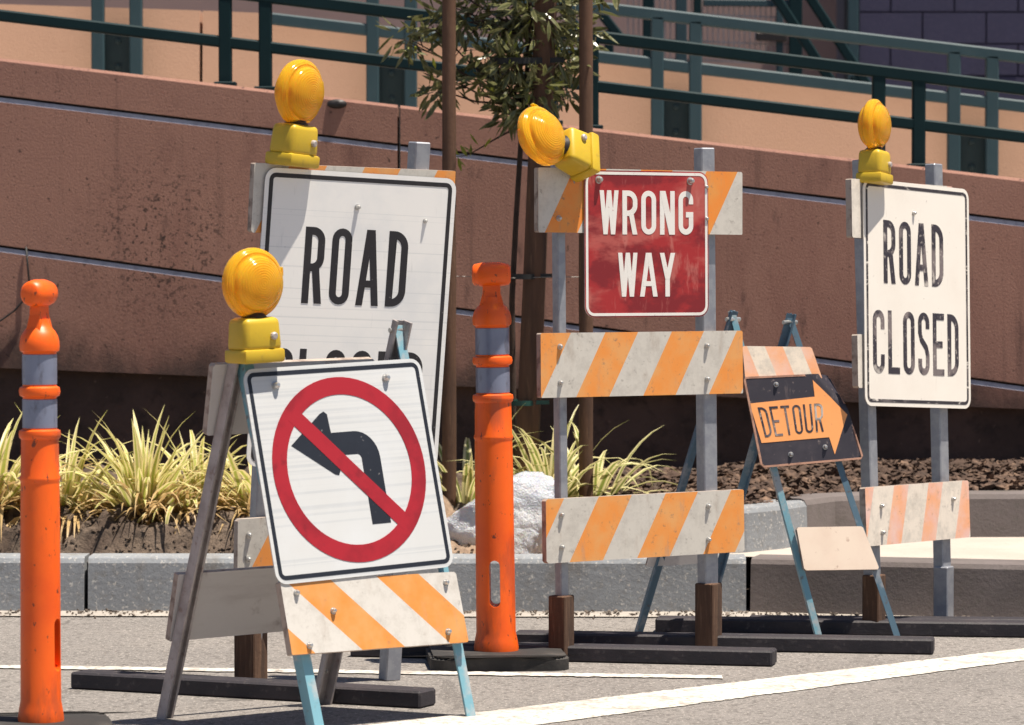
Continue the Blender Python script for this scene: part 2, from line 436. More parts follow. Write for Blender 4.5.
M['yellow'] = material('yellow_plastic', (.57, .385, .022), .42, layers=[(12, .45, .7, (.47, .31, .02), .7), (30, .58, .72, (.34, .24, .04), .6)], sss=.08)
M['zinc'] = material('zinc_bolt', (.55, .54, .52), .35, .8, layers=[(60, .5, .7, (.3, .26, .22), .6)])
M['dark_metal'] = material('dark_metal', (.03, .025, .025), .5, .3)
M['paint_white'] = material('road_paint_white', (.60, .565, .515), .85, layers=[(3, .42, .62, (.50, .46, .41), .8), (9, .54, .64, (.37, .325, .285), .75), (55, .51, .60, (.27, .235, .205), .8), (22, .60, .66, (.24, .21, .185), .8)], bumps=(140, .5, .004))
M['bark'] = material('bark', (.06, .035, .025), .9, layers=[(20, .4, .65, (.025, .016, .012), .7)], bumps=(50, .5, .003))
M['strap'] = material('black_strap', (.012, .012, .012), .6)
M['strap_green'] = material('green_strap', (.01, .06, .05), .5)
M['purple'] = material('purple_block', (.048, .045, .092), .85, layers=[(2, .4, .7, (.04, .037, .076), .7), (60, .5, .7, (.08, .066, .115), .5)], bumps=(80, .4, .004))
M['mortar'] = material('mortar', (.04, .034, .064), .95)
M['pinkwall'] = material('dusty_pink_render', (.32, .22, .20), .9, layers=[(2, .4, .7, (.27, .185, .175), .7)])
M['chips'] = material('bark_mulch', (.06, .034, .023), .9, layers=[(18, .46, .70, (.24, .15, .10), .9), (26, .5, .7, (.03, .018, .012), .9)])
M['pebble'] = material('grit', (.22, .18, .15), .95, layers=[(12, .35, .6, (.07, .055, .045), .9)])
M['wire'] = material('thin_wire', (.2, .19, .18), .5, .6)
M['bag'] = material('crumpled_white_plastic', (.85, .85, .86), .2, layers=[(7, .47, .60, (.52, .56, .64), .7)], coat=.8, sss=.2, trans=.15, bumps=(9, .8, .035))

def amber_mat():
    m, n, b = nt('amber_lens')
    f = noise_fac(n, 20, .5, .72)
    c = mix(n, mul(n, f, .5), (1.0, .52, .03), (.78, .30, .012))
    n.links.new(c, b.inputs['Base Color'])
    b.inputs['Roughness'].default_value = .16
    b.inputs['Transmission Weight'].default_value = .45
    b.inputs['IOR'].default_value = 1.3
    b.inputs['Subsurface Weight'].default_value = .5
    b.inputs['Subsurface Radius'].default_value = (.05, .025, .004); b.inputs['Subsurface Scale'].default_value = 1
    # fine concentric prisms moulded into the lens
    sep = N(n, 'ShaderNodeSeparateXYZ'); n.links.new(coords(n), sep.inputs[0])
    cx = N(n, 'ShaderNodeCombineXYZ'); n.links.new(sep.outputs['X'], cx.inputs[0]); n.links.new(sep.outputs['Z'], cx.inputs[1])
    ln = N(n, 'ShaderNodeVectorMath'); ln.operation = 'LENGTH'; n.links.new(cx.outputs[0], ln.inputs[0])
    sn = N(n, 'ShaderNodeMath'); sn.operation = 'SINE'; n.links.new(mul(n, ln.outputs['Value'], 1100), sn.inputs[0])
    bump(n, b, sn.outputs[0], .35, .0012)
    return m
M['amber'] = amber_mat()

def leaf_mat(name, edge, mid, back=.35, rough=.45):
    """a blade with pale margins: u of the uv map runs across the blade"""
    m, n, b = nt(name)
    uv = N(n, 'ShaderNodeUVMap'); sep = N(n, 'ShaderNodeSeparateXYZ'); n.links.new(uv.outputs[0], sep.inputs[0])
    a = N(n, 'ShaderNodeMath'); a.operation = 'SUBTRACT'; n.links.new(sep.outputs[0], a.inputs[0]); a.inputs[1].default_value = .5
    ab = N(n, 'ShaderNodeMath'); ab.operation = 'ABSOLUTE'; n.links.new(a.outputs[0], ab.inputs[0])
    c = mix(n, ramp(n, ab.outputs[0], .12, .3), mid, edge)
    c = mix(n, mul(n, noise_fac(n, 12, .45, .7), .5), c, tuple(v * .6 for v in edge))
    n.links.new(c, b.inputs['Base Color']); b.inputs['Roughness'].default_value = rough
    tr = N(n, 'ShaderNodeBsdfTranslucent'); n.links.new(c, tr.inputs[0])
    ms = N(n, 'ShaderNodeMixShader'); ms.inputs[0].default_value = back
    n.links.new(b.outputs[0], ms.inputs[1]); n.links.new(tr.outputs[0], ms.inputs[2])
    n.links.new(ms.outputs[0], n.nodes['Material Output'].inputs[0])
    return m
M['blade'] = leaf_mat('variegated_blade', (.86, .74, .40), (.42, .46, .09))
M['blade_green'] = leaf_mat('greener_blade', (.82, .73, .40), (.24, .29, .06))
M['straw'] = leaf_mat('dry_straw', (.62, .44, .22), (.52, .35, .15))
M['leaf'] = leaf_mat('glossy_leaf', (.19, .185, .08), (.12, .13, .048), .3, .26)
M['leaf_new'] = leaf_mat('young_leaf', (.34, .36, .05), (.28, .32, .04), .4)

# ---------------------------------------------------------------- world, sun, camera
SUN = V((.275, -.095, 1)).normalized()
w = bpy.data.worlds.new('World'); S.world = w; w.use_nodes = True
sky = w.node_tree.nodes.new('ShaderNodeTexSky'); sky.sky_type = 'NISHITA'; sky.sun_disc = False
sky.sun_elevation = math.asin(SUN.z); sky.sun_rotation = math.atan2(SUN.x, SUN.y); sky.ozone_density = 3.0
bg = w.node_tree.nodes['Background']; bg.inputs[1].default_value = .05
w.node_tree.links.new(sky.outputs[0], bg.inputs[0])
sl = bpy.data.lights.new('sun', 'SUN'); sl.energy = 5.0; sl.angle = R(.53); sl.color = (1, .915, .79)
so = bpy.data.objects.new('sun', sl); COL.objects.link(so)
so.rotation_euler = SUN.to_track_quat('Z', 'Y').to_euler(); so.location = (3, 2, 12)
cd = bpy.data.cameras.new('camera'); co = bpy.data.objects.new('camera', cd); COL.objects.link(co)
co.location = CAM; co.rotation_euler = (R(90) - PITCH, 0, 0)
cd.sensor_width = 36; cd.lens = F / 1024 * 36; cd.clip_start = .1; cd.clip_end = 2000
cd.dof.use_dof = True; cd.dof.focus_distance = 10.35; cd.dof.aperture_fstop = 8
S.camera = co
S.view_settings.view_transform = 'Standard'; S.view_settings.look = 'None'
S.view_settings.exposure = .76; S.view_settings.gamma = 1
S.render.resolution_x = 1024; S.render.resolution_y = 725

# ---------------------------------------------------------------- the ground
def struct(name, bm, mat, **k):
    o = link(name, bm, mat, **k); o['kind'] = 'structure'; return o

bm = BM(); box(bm, (-400, -400, -.6), (400, 400, 0)); struct('road', bm, M['asphalt'])

def kerb_y(x):
    if x < .703: return 11.913 + (x + 1.529) * (-.032 / 2.232)
    return 11.881 - (x - .703) * .27
# gutter strip, 4 mm above the asphalt
def strip(name, xs, f0, f1, z, mat):
    bm = BM(); row = [(bm.verts.new((x, f0(x), z)), bm.verts.new((x, f1(x), z))) for x in xs]
    for a, b in zip(row, row[1:]): bm.faces.new((a[0], b[0], b[1], a[1]))
    return struct(name, bm, mat)
XS = [-9 + .25 * i for i in range(73)]
strip('gutter', XS, lambda x: kerb_y(x) - .16 + .01 * noise.noise(V((x * 3, 0, 0))), lambda x: kerb_y(x) + .02, .004, M['gutter'])

# painted lines
def painted(name, quad):
    bm = BM()
    top, bot = quad
    n = 420
    rows = []
    for i in range(n + 1):
        t = i / n
        a = V(top[0]).lerp(V(top[1]), t); b = V(bot[0]).lerp(V(bot[1]), t)
        j = .007 * noise.noise(V((i * .9, 0, 0))) + .006 * noise.noise(V((i * .13, 4, 0))) + .006 * random.uniform(-1, 1)
        j2 = .007 * noise.noise(V((i * .8, 9, 0))) + .006 * noise.noise(V((i * .15, 7, 0))) + .006 * random.uniform(-1, 1)
        rows.append((bm.verts.new((a.x, a.y + j, .0022)), bm.verts.new((b.x, b.y + j2, .0022))))
    for r0, r1 in zip(rows, rows[1:]): bm.faces.new((r0[0], r1[0], r1[1], r0[1]))
    return struct(name, bm, M['paint_white'])
dv = gr(1024, 649) - gr(530, 707)
a0 = gr(530, 707) - dv * 1.2; a1 = gr(1024, 649) + dv * 1.5
b0 = gr(594, 718) ; db = gr(1024, 661) - gr(594, 718); b1 = b0 + db * 2.8; b0 = b0 - db * 1.4
painted('road_marking', ((a0, a1), (b0, b1)))
p0, p1 = gr(0, 666), gr(700, 676)
e = p1 - p0
painted('road_marking', ((p0 - e * 2, p0 + e * 1.03), (p0 - e * 2 - V((0, .075, 0)), p0 + e * 1.03 - V((0, .075, 0)))))
for o in [o for o in COL.objects if o.name.startswith('road_marking.')]: o.location.z += .001

# kerbs: short cast lengths with open joints
def kerb(path, h, wdt, mat, batter=.012, z0=-.05, rad=.018):
    bm = BM()
    prof = [(0, z0), (0, 0), (batter * .8, h - rad), (batter + rad * .35, h - rad * .25), (batter + rad, h), (wdt, h), (wdt, z0)]
    rings = []
    for i, p in enumerate(path):
        p = V(p); d = (V(path[min(i+1, len(path)-1)]) - V(path[max(i-1, 0)])).normalized()
        nb = V((-d.y, d.x))
        rings.append([bm.verts.new((p.x + nb.x * q, p.y + nb.y * q, z)) for q, z in prof])
    k = len(prof)
    for a, b in zip(rings, rings[1:]):
        for i in range(k): bm.faces.new((a[i], b[i], b[(i+1) % k], a[(i+1) % k]))
    bm.faces.new(rings[0]); bm.faces.new(rings[-1])
    return struct('kerb', bm, mat)
joints = [-8, -5.2, -2.97, gr(86, 612).x, .703]
for a, b in zip(joints, joints[1:]):
    kerb([(a + .006, kerb_y(a + .006)), ((a + b) / 2, kerb_y((a + b) / 2)), (b - .006, kerb_y(b - .006))], .164, .15, M['kerb'])
for a, b in ((.703, 2.6), (2.6, 4.6), (4.6, 8)):
    kerb([(a + .006, kerb_y(a + .006)), (b - .006, kerb_y(b - .006))], .164, .15, M['kerb_shaded'])

# pavement behind the right-hand kerb, and the low kerb that bounds the bed
K2 = [(.26, 12.045), (.45, 12.06), (.60, 12.095), (.72, 12.16), (.84, 12.30), (.93, 12.48), (1.03, 12.65), (1.18, 12.74), (1.5, 12.765), (3, 12.8), (8, 12.95)]
def k2y(x):
    for (x0, y0), (x1, y1) in zip(K2, K2[1:]):
        if x0 <= x <= x1: return y0 + (y1 - y0) * (x - x0) / (x1 - x0)
    return 12.045
bm = BM()
row = []
for x in [.2 + .1 * i for i in range(79)]:
    row.append((bm.verts.new((x, kerb_y(x) + .13, .158)), bm.verts.new((x, k2y(x) + .05, .158))))
for a, b in zip(row, row[1:]): bm.faces.new((a[0], b[0], b[1], a[1]))
struct('pavement', bm, M['pavement'])
kerb(K2[:6], .295, .12, M['kerb'], z0=.1)
kerb(K2[5:], .300, .12, M['kerb_shaded'], z0=.1, rad=.02)

def sstep(a, b, x):
    t = max(0, min(1, (x - a) / (b - a))); return t * t * (3 - 2 * t)
WY = 13.7           # face of the front wall
def soil_h(x, y):
    nz = noise.fractal(V((x * 3.5, y * 3.5, 3)), 1.0, 2.1, 5)
    ro = noise.fractal(V((x * 13, y * 13, 8)), .9, 2.1, 4)
    if x < .26:
        k = kerb_y(x) + .14
        dl_ = .3 * sstep(-.42, -.2, x)
        h = .145 + .085 * sstep(k + dl_ * .8, k + .28 + dl_, y) + .03 * sstep(k + .3, 13.6, y)
        cl = sstep(.1, -.3, x) * sstep(k, k + .1, y)
        w1 = V((x * 1.0 + .03 * nz, y + .03 * ro, 0))
        d1 = noise.voronoi(w1 * 9)[0][0]; d2 = noise.voronoi(w1 * 24 + V((3, 1, 0)))[0][0]
        lump = max(0, noise.noise(V((x * 4.2, y * 5.5, 1.7)))) * .035 + math.sqrt(max(0, 1 - (d1 / .75) ** 2)) * .075 + math.sqrt(max(0, 1 - (d2 / .75) ** 2)) * .03 + ro * .02 - .035
        h += cl * (lump + nz * .03)
        h += (1 - cl) * nz * .008
    else:
        k = k2y(x) + .08
        h = .06 + (.205 + .03 * sstep(.4, 1.2, x)) * sstep(k - .04, k, y) + .05 * sstep(k, 13.6, y)
        h += (nz * .012 + ro * .008) * sstep(k, k + .1, y)
    return h
bm = BM()
gx = [-3.2 + .014 * i for i in range(460)]; gy = [11.99 + .018 * i for i in range(99)]
G = [[bm.verts.new((x, y, soil_h(x, y))) for y in gy] for x in gx]
for i in range(len(gx) - 1):
    for j in range(len(gy) - 1):
        f = bm.faces.new((G[i][j], G[i+1][j], G[i+1][j+1], G[i][j+1]))
        if -.35 < gx[i] < .3 and gy[j] < 12.55: f.material_index = 1
struct('soil_bed', bm, [M['soil'], M['sandy']], smooth=179)

# bark mulch under the wall on the right, grit along the gutter
def scatter(name, count, place, size, mat, flat, label):
    bm = BM(); rnd = random.Random(len(name))
    for _ in range(count):
        p = place(rnd); s = size * rnd.uniform(.4, 1.5)
        m = Matrix.Translation(p) @ Euler((rnd.uniform(-.7, .7), rnd.uniform(-.7, .7), rnd.uniform(0, 6.3))).to_matrix().to_4x4()
        a, b, c = s * rnd.uniform(.7, 1.6), s * rnd.uniform(.35, .8), s * flat * rnd.uniform(.6, 1.4)
        vs = [bm.verts.new(m @ V(q)) for q in ((-a, -b * .6, 0), (0, -b, c * .4), (a, -b * .3, 0), (a * .7, b, c * .3), (-a * .6, b * .8, 0), (0, 0, c), (0, 0, -c))]
        for i in range(5):
            bm.faces.new((vs[i], vs[(i+1) % 5], vs[5])); bm.faces.new((vs[(i+1) % 5], vs[i], vs[6]))
    o = link(name, bm, mat); return tag(o, label, name.replace('_', ' '), kind='stuff')
def pm(r):
    x = r.uniform(.28, 2.4); y = r.uniform(k2y(x) + .14, 13.62); return V((x, y, soil_h(x, y) + .006))
scatter('bark_mulch', 5200, pm, .017, M['chips'], .35, 'brown bark mulch covering the bed under the wall')
def pg(r):
    x = r.uniform(-3, 3); return V((x, kerb_y(x) - abs(r.gauss(0, .11)) - .012, .008))
scatter('gutter_grit', 1500, pg, .005, M['pebble'], .6, 'dark grit and pebbles gathered along the kerb')
def pc(r):
    x = r.uniform(-2.2, .25); y = kerb_y(x) + .15 + abs(r.gauss(0, .22)); return V((x, y, soil_h(x, y) + .003))
scatter('soil_crumbs', 1600, pc, .006, M['soil'], 1.0, 'loose brown soil crumbs behind the kerb on the left')

# ---------------------------------------------------------------- front wall of the ramp
def zline(y0, m, d=WY):
    """height at world x of a line that reads y0 + m*px in the picture at distance d"""
    def f(x):
        px = 512 + x * F / d
        a = at(512, y0 + m * 512, d).z; b = at(1512, y0 + m * 1512, d).z
        return a + (b - a) * (px - 512) / 1000
    return f
ztop = zline(58, .118); zj1 = zline(95, .122); zj2 = zline(245, .136); zpl = zline(368, .04)
def wall_run(bm, xa, xb):
    n = 24; gh = .022; rings = []
    for i in range(n + 1):
        x = xa + (xb - xa) * i / n
        t, a, b = ztop(x), zj1(x), zj2(x)
        p = min(zpl(x), b - .05)
        pr = [(.22, t), (.008, t), (0, t - .01), (0, a), (.03, a - .001), (.03, a - .008), (.003, a - .0085), (.003, a - .0225), (.0, a - .0235), (0, b), (.03, b - .001), (.03, b - .008), (.003, b - .0085), (.003, b - .0225), (.0, b - .0235), (.004, p), (.05, p), (.05, -.3), (.22, -.3)]
        rings.append([bm.verts.new((x, WY + q, z)) for q, z in pr])
    k = len(rings[0])
    for r0, r1 in zip(rings, rings[1:]):
        for i in range(k):
            f = bm.faces.new((r0[i], r1[i], r1[(i+1) % k], r0[(i+1) % k]))
            if i in (3, 4, 5, 9, 10, 11): f.material_index = 1
            elif i in (6, 7, 12, 13): f.material_index = 2
    bm.faces.new(rings[0]); bm.faces.new(rings[-1])
jx = (399 - 512) / F * WY
wall = empty('ramp_wall', V((0, WY, 0)), 'long terracotta stucco wall sloping down to the right, with two grooves', 'wall')
for xa, xb in ((-6, jx - .005), (jx + .005, 6)):
    bm = BM(); wall_run(bm, xa, xb)
    # the lower strip is bare concrete, much darker than the wall: split it off by height into its own part
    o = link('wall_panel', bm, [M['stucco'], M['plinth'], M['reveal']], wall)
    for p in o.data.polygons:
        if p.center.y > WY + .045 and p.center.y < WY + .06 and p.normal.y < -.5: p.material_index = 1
bm = BM()
lathe(bm, [(.028, 0), (.03, .012), (.018, .03), (0, .034)], 14, M=Matrix.Translation(at(337, 104, WY + .004)) @ Matrix.Rotation(R(90), 4, 'X') @ Matrix.Diagonal((1.15, .55, .5, 1)))
link('wall_chip', bm, M['dark_metal'], wall, smooth=40)  # small dark dome standing for a chipped spot below the wall top
# solid ramp deck between the two walls
bm = BM()
v = [bm.verts.new(p) for p in ((-6, WY + .2, ztop(-6) - .42), (6, WY + .2, ztop(6) - .42), (6, 15.75, ztop(6) - .42), (-6, 15.75, ztop(-6) - .42))]
bm.faces.new(v); struct('ramp_deck', bm, M['pavement'])
# thin cable hanging on the wall at the far left
bm = BM()
tube(bm, [at(-30, 330, WY - .02), at(0, 321, WY - .015), at(14, 311, WY - .012), at(24, 300, WY - .012), at(30, 290, WY - .012), at(28, 268, WY - .01), at(26, 247, WY - .006)], .0035, 6)
o = link('wall_cable', bm, M['strap'], smooth=179); tag(o, 'thin black cable drooping against the terracotta wall at far left', 'cable'); recentre(o)

# front handrail standing on the wall
rail_hi = zline(-42, .122); rail_lo = zline(9.5, .119)
hr = empty('ramp_railing', V((0, WY + .1, 0)), 'dark green metal railing standing on top of the terracotta wall', 'railing')
RY = WY + .1
def rail(parent, zf, y, th, dep, x0, x1, mat):
    bm = BM(); bar(bm, (x0, y, zf(x0) - th / 2), (x1, y, zf(x1) - th / 2), dep, th, (0, 0, 1), .006)
    link('rail', bm, mat, parent)
def rz(zf): return lambda x: zf(x)
sc = (WY + .1) / WY
rail(hr, zline(-42, .122, RY), RY, .043, .05, -6, 6, M['teal'])
rail(hr, zline(9.5, .119, RY), RY, .040, .044, -6, 6, M['teal'])
zt = zline(-42, .122, RY)
for c in (-426, 246, 572, 898, 1224, -80):
    for dx in (-20, 20):
        x = (c + dx - 512) / F * RY
        bm = BM(); bar(bm, (x, RY, ztop(x) - .01), (x, RY, zt(x) - .03), .045, .046, (0, 1, 0), .005)
        # foot flare and weld gussets
        bar(bm, (x, RY, ztop(x) - .005), (x, RY, ztop(x) + .012), .075, .085, (0, 1, 0), .003)
        link('post', bm, M['teal'], hr)

# ---------------------------------------------------------------- rear wall and its railing
WY2 = 15.8
def ztop2(x):
    px = 512 + x * F / WY2
    py = 4 + .032 * px if px < 262 else 13 + (px - 262) * .119
    return at(px, py, WY2).z
rw = empty('rear_ramp_wall', V((0, WY2, 0)), 'pale peach stucco wall behind the green railing', 'wall')
def wall2(xa, xb, n=20):
    bm = BM(); rings = []
    xs = sorted(set([xa + (xb - xa) * i / n for i in range(n + 1)] + [x for x in ((262 - 512) / F * WY2,) if xa < x < xb]))
    for x in xs:
        t = ztop2(x)
        rings.append([bm.verts.new((x, WY2 + q, z)) for q, z in ((.2, t), (0, t), (-.09, t - 1.0), (-.09, -.3), (.2, -.3))])
    for r0, r1 in zip(rings, rings[1:]):
        for i in range(5): bm.faces.new((r0[i], r1[i], r1[(i+1) % 5], r0[(i+1) % 5]))
    bm.faces.new(rings[0]); bm.faces.new(rings[-1])
    link('wall_panel', bm, M['peach'], rw)
j2 = (202 - 512) / F * WY2
wall2(-7, j2 - .006); wall2(j2 + .006, 7)
rr = empty('rear_railing', V((0, WY2 - .1, 0)), 'weathered teal railing with paired posts fixed to the peach wall', 'railing')
RY2 = WY2 - .1
rail(rr, zline(-68, .117, RY2), RY2, .046, .05, -7, 7, M['teal_pale'])
rail(rr, zline(-19, .117, RY2), RY2, .046, .044, (262 - 512) / F * RY2, 7, M['teal_pale'])
zt2 = zline(-68, .117, RY2)
for c in (-438, -160, 118, 392, 676, 972, 1250):
    for dx in (-19, 19):
        x = (c + dx - 512) / F * RY2
        bm = BM(); bar(bm, (x, RY2, ztop2(x) - .9), (x, RY2, zt2(x) - .03), .05, .05, (0, 1, 0), .005)
        link('post', bm, M['teal_pale'], rr)
    x = (c - 512) / F * RY2
    zp = at(c, 58 + (c - 392) * .118, RY2).z
    bm = BM(); bar(bm, (x, RY2 + .035, zp - .5), (x, RY2 + .035, zp), .12, .012, (0, 1, 0), .002)
    for zz in (.06, .16): lathe(bm, [(.012, 0), (.012, .01), (0, .012)], 8, M=Matrix.Translation((x, RY2 + .03, zp - zz)) @ Matrix.Rotation(R(90), 4, 'X'))
    link('mounting_plate', bm, M['teal_dark'], rr)

# ---------------------------------------------------------------- buildings behind
BY = 19.5
bb = empty('block_building', V((3.2, BY, 0)), 'purple painted concrete block building in the top right corner', 'building')
bx0 = (858 - 512) / F * BY
bm = BM(); bh = .155; bl = .31; rnd = random.Random(3)
z = 0.9; r_ = 0
zoff = at(900, 12, BY).z % bh
z = zoff - bh
while z < 3.6:
    x = bx0 - (bl / 2 if r_ % 2 else 0)
    while x < 7:
        xa = max(x, bx0); 
        if x + bl > bx0 + .02:
            j = rnd.uniform(-.002, .002)
            box(bm, (xa + .004, BY + j, z + .004), (x + bl - .004, BY + .1, z + bh - .004))
        x += bl
    z += bh; r_ += 1
link('block_courses', bm, M['purple'], bb)
bm = BM(); box(bm, (bx0 + .002, BY + .012, -.3), (7, BY + 3, 3.55)); link('wall', bm, M['mortar'], bb)
bm = BM(); box(bm, (bx0 - .055, BY - .03, -.3), (bx0 - .003, BY + .05, 3.55), bev=.004); link('corner_trim', bm, M['teal_pale'], bb)
bm = BM(); box(bm, (-9, BY + .6, -.3), (bx0 - .06, BY + .9, 3.55)); box(bm, (-9.02, BY + .58, 3.55), (bx0 - .06, BY + .95, 3.62))
o = link('pink_building', bm, M['pinkwall']); tag(o, 'dusty pink rendered wall far behind the railings, at the top edge', 'building'); recentre(o)

# mesh gate and stair rails up behind the rear railing
GY = 18.3
gt = empty('mesh_gate', at(712, 60, GY), 'grey mesh gate with thin upright bars behind the railing', 'gate')
gp = lambda px, py: at(px, py, GY)
bm = BM()
for px in [628 + 5.3 * i for i in range(31)]: bar(bm, gp(px, 62), gp(px, -60), .0055, .0055)
for py in (14, 41, -20, 60): bar(bm, gp(612, py - 3), gp(795, py + 4), .008, .008, (0, 1, 0))
link('mesh_bars', bm, M['galv_rust'], gt)
for px, wd, mt in ((681, .05, 'teal_pale'), (697, .035, 'teal'), (648, .05, 'teal'), (779, .03, 'teal_pale'), (795, .06, 'teal')):
    bm = BM(); bar(bm, gp(px, 90) + V((0, -.03, 0)), gp(px, -90) + V((0, -.03, 0)), wd, .04, (0, 1, 0), .003); link('gate_post', bm, M[mt], gt)
bm = BM(); bar(bm, gp(703, 3) + V((0, -.02, 0)), gp(800, 4) + V((0, -.02, 0)), .03, .03, (0, 0, 1), .003); link('top_frame', bm, M['teal_pale'], gt)
bm = BM(); bar(bm, gp(755, 37) + V((0, -.06, 0)), gp(786, 38) + V((0, -.06, 0)), .04, .04, (0, 0, 1), .006); link('latch', bm, M['dark_metal'], gt)
SY = 17.6
for (a, b, lab) in (((797, -22), (868, 86), 'teal stair handrail slanting down beside the purple blocks'),
                    ((572, -24), (622, 40), 'teal stair handrail slanting down behind the right-hand tree stake')):
    st = empty('stair_railing', at(b[0], b[1], SY), lab, 'railing')
    for dx in (0, -26):
        bm = BM(); bar(bm, at(a[0] + dx, a[1] + 12 * (dx != 0), SY), at(b[0] + dx, b[1] + 12 * (dx != 0), SY), .042, .042, (0, 1, 0), .006)
        link('rail', bm, M['teal'], st)
    bm = BM(); bar(bm, at(b[0] - 13, b[1] + 90, SY), at(b[0] - 13, b[1] - 10, SY), .04, .04, (0, 1, 0), .005); link('post', bm, M['teal'], st)

# ---------------------------------------------------------------- parts shared by the barricades
def bolt(parent, Mb, r=.0065, h=.011, mat='zinc'):
    bm = BM(); lathe(bm, [(r * 1.25, .001), (r * 1.25, -.002), (r, -.0022), (r * .95, -h * .6), (r * .5, -h), (0, -h * 1.05)], 12, 'Y')
    return link('bolt', bm, M[mat], parent, Mb, smooth=40)

def board(parent, fr, quad, mat, th=.02, y=-.03, back='ply', label=None, name='board', bolts=()):
    """a board fixed on a frame plane: quad of four uv corners TL TR BR BL (or c,w,h,roll)"""
    q = [V(p) + V((fr.slip(y - th / 2), 0)) for p in quad]
    c = sum(q, V((0, 0))) / 4
    mm = fr.M(c.x, c.y, y)
    bm = BM()
    loc = [(p.x - c.x, p.y - c.y) for p in q]
    # worn corners: a short chamfer with a random bite
    rnd = random.Random(int(abs(c.x * 1e4)) + len(name))
    pts = []
    n = len(loc)
    for i, p in enumerate(loc):
        a, b = V(loc[i - 1]), V(loc[(i + 1) % n]); p = V(p)
        k = rnd.uniform(.002, .006)
        pts.append(tuple(p + (a - p).normalized() * k))
        pts.append(tuple(p + (b - p).normalized() * k))
    plate(bm, pts, -th / 2, th / 2)
    o = link(name, bm, [M[mat] if isinstance(mat, str) else mat, M[back], M['edge']], parent, mm, label=label)
    for p in o.data.polygons:
        if p.normal.y > .5: p.material_index = 1
        elif p.normal.y > -.5: p.material_index = 2
    for bx, bz in bolts:
        bolt(o, mm @ Matrix.Translation((bx, -th / 2, bz)))
    return o, mm

def rect(c, w, h, roll=0):
    a = R(roll); ca, sa = math.cos(a), math.sin(a)
    return [V((c[0] + x * ca + z * sa, c[1] - x * sa + z * ca)) for x, z in ((-w/2, h/2), (w/2, h/2), (w/2, -h/2), (-w/2, -h/2))]

def sign(parent, mm, w, h, face, border=None, bt=.010, inset=.010, rad=.022, th=.003, name='sign_panel', label=None):
    bm = BM(); plate(bm, rrect(w, h, rad), -th / 2, th / 2)
    o = link(name, bm, [M[face], M['alu']], parent, mm, label=label)
    for p in o.data.polygons:
        if p.normal.y > -.5: p.material_index = 1
    if border:
        bm = BM(); r1 = max(.004, rad - inset)
        plate(bm, rrect(w - 2*inset, h - 2*inset, r1), -th/2 - .0007, -th/2 + .0004, [rrect(w - 2*inset - 2*bt, h - 2*inset - 2*bt, max(.003, r1 - bt))])
        link('border', bm, M[border], o, mm)
    return o

def warning_light(parent, Ml, label, scale=1.0):
    """box battery case under a two-faced round lens; local z up, front -y"""
    Ml = Ml @ Matrix.Scale(scale, 4)
    bm = BM(); box(bm, (-.054, -.040, .02), (.054, .040, .098), bev=.014, seg=3, taper=.92)
    wl = link('warning_light', bm, M['yellow'], parent, Ml, smooth=35, label=label)
    bm = BM(); box(bm, (-.057, -.043, -.006), (.057, .043, .026), bev=.007, seg=2)
    link('battery_case', bm, M['yellow'], wl, Ml, smooth=35)
    bm = BM(); lathe(bm, [(.026, .09), (.03, .1), (.022, .108), (0, .109)], 16, M=Ml @ Matrix.Identity(4) if False else None)
    link('neck', bm, M['dark_metal'], wl, Ml, smooth=40)
    cz = .098 + .078
    Mc = Ml @ Matrix.Translation((0, 0, cz))
    prof = [(0, -.047), (.02, -.0455), (.04, -.041), (.055, -.034), (.062, -.027), (.064, -.018), (.072, -.017), (.076, -.013), (.080, -.010), (.082, 0),
            (.080, .010), (.076, .013), (.072, .017), (.064, .018), (.062, .027), (.055, .034), (.04, .041), (.02, .0455), (0, .047)]
    bm = BM(); lathe(bm, prof, 48, 'Y'); link('lens', bm, M['amber'], wl, Mc, smooth=32)
    # socket lug, side switch and a latch on the rim
    bm = BM(); box(bm, (-.02, -.016, -.09), (.02, .016, -.074), bev=.004); link('lens_clamp', bm, M['amber'], wl, Mc)
    bm = BM(); lathe(bm, [(.009, .052), (.009, -.0015), (.006, -.004), (0, -.004)], 10, 'Y')
    link('switch', bm, M['galv_rust'], wl, Ml @ Matrix.Translation((.026, -.043, .055)) @ Matrix.Scale(1, 4), smooth=30)
    bm = BM(); box(bm, (.0795, -.006, .012), (.085, .006, .034), bev=.002); link('rim_latch', bm, M['amber'], wl, Mc)
    return wl

def upright(parent, a, b, wd, dp, ref, mat, holes=True):
    bm = BM(); bar(bm, a, b, wd, dp, ref, .003)
    o = link('upright', bm, M[mat], parent)
    return o

def upr_holes(parent, a, b, wd, ref_t, ref_n, dp, step=.05):
    pass

def skid(parent, a, b, mat='skid', h=.042, dpt=.088, z=.0):
    length = (b - a).length; yaw = math.atan2(b.y - a.y, b.x - a.x)
    centre = (a + b) / 2 + V((-math.sin(yaw), math.cos(yaw), 0)) * dpt / 2
    mm = Matrix.Translation((centre.x, centre.y, z)) @ Matrix.Rotation(yaw, 4, 'Z')
    bm = BM(); box(bm, (-length/2, -dpt/2, 0), (length/2, dpt/2, h), bev=.005)
    return link('skid', bm, M[mat], parent, mm)

def stub(parent, p, yaw, z1, sx=.056, sy=.05, z0=.002, mat='wood'):
    mm = Matrix.Translation((p.x, p.y, z0)) @ Matrix.Rotation(R(yaw), 4, 'Z')
    bm = BM(); box(bm, (-sx/2, -sy/2, 0), (sx/2, sy/2, z1 - z0), bev=.003)
    return link('leg_stub', bm, M[mat], parent, mm)

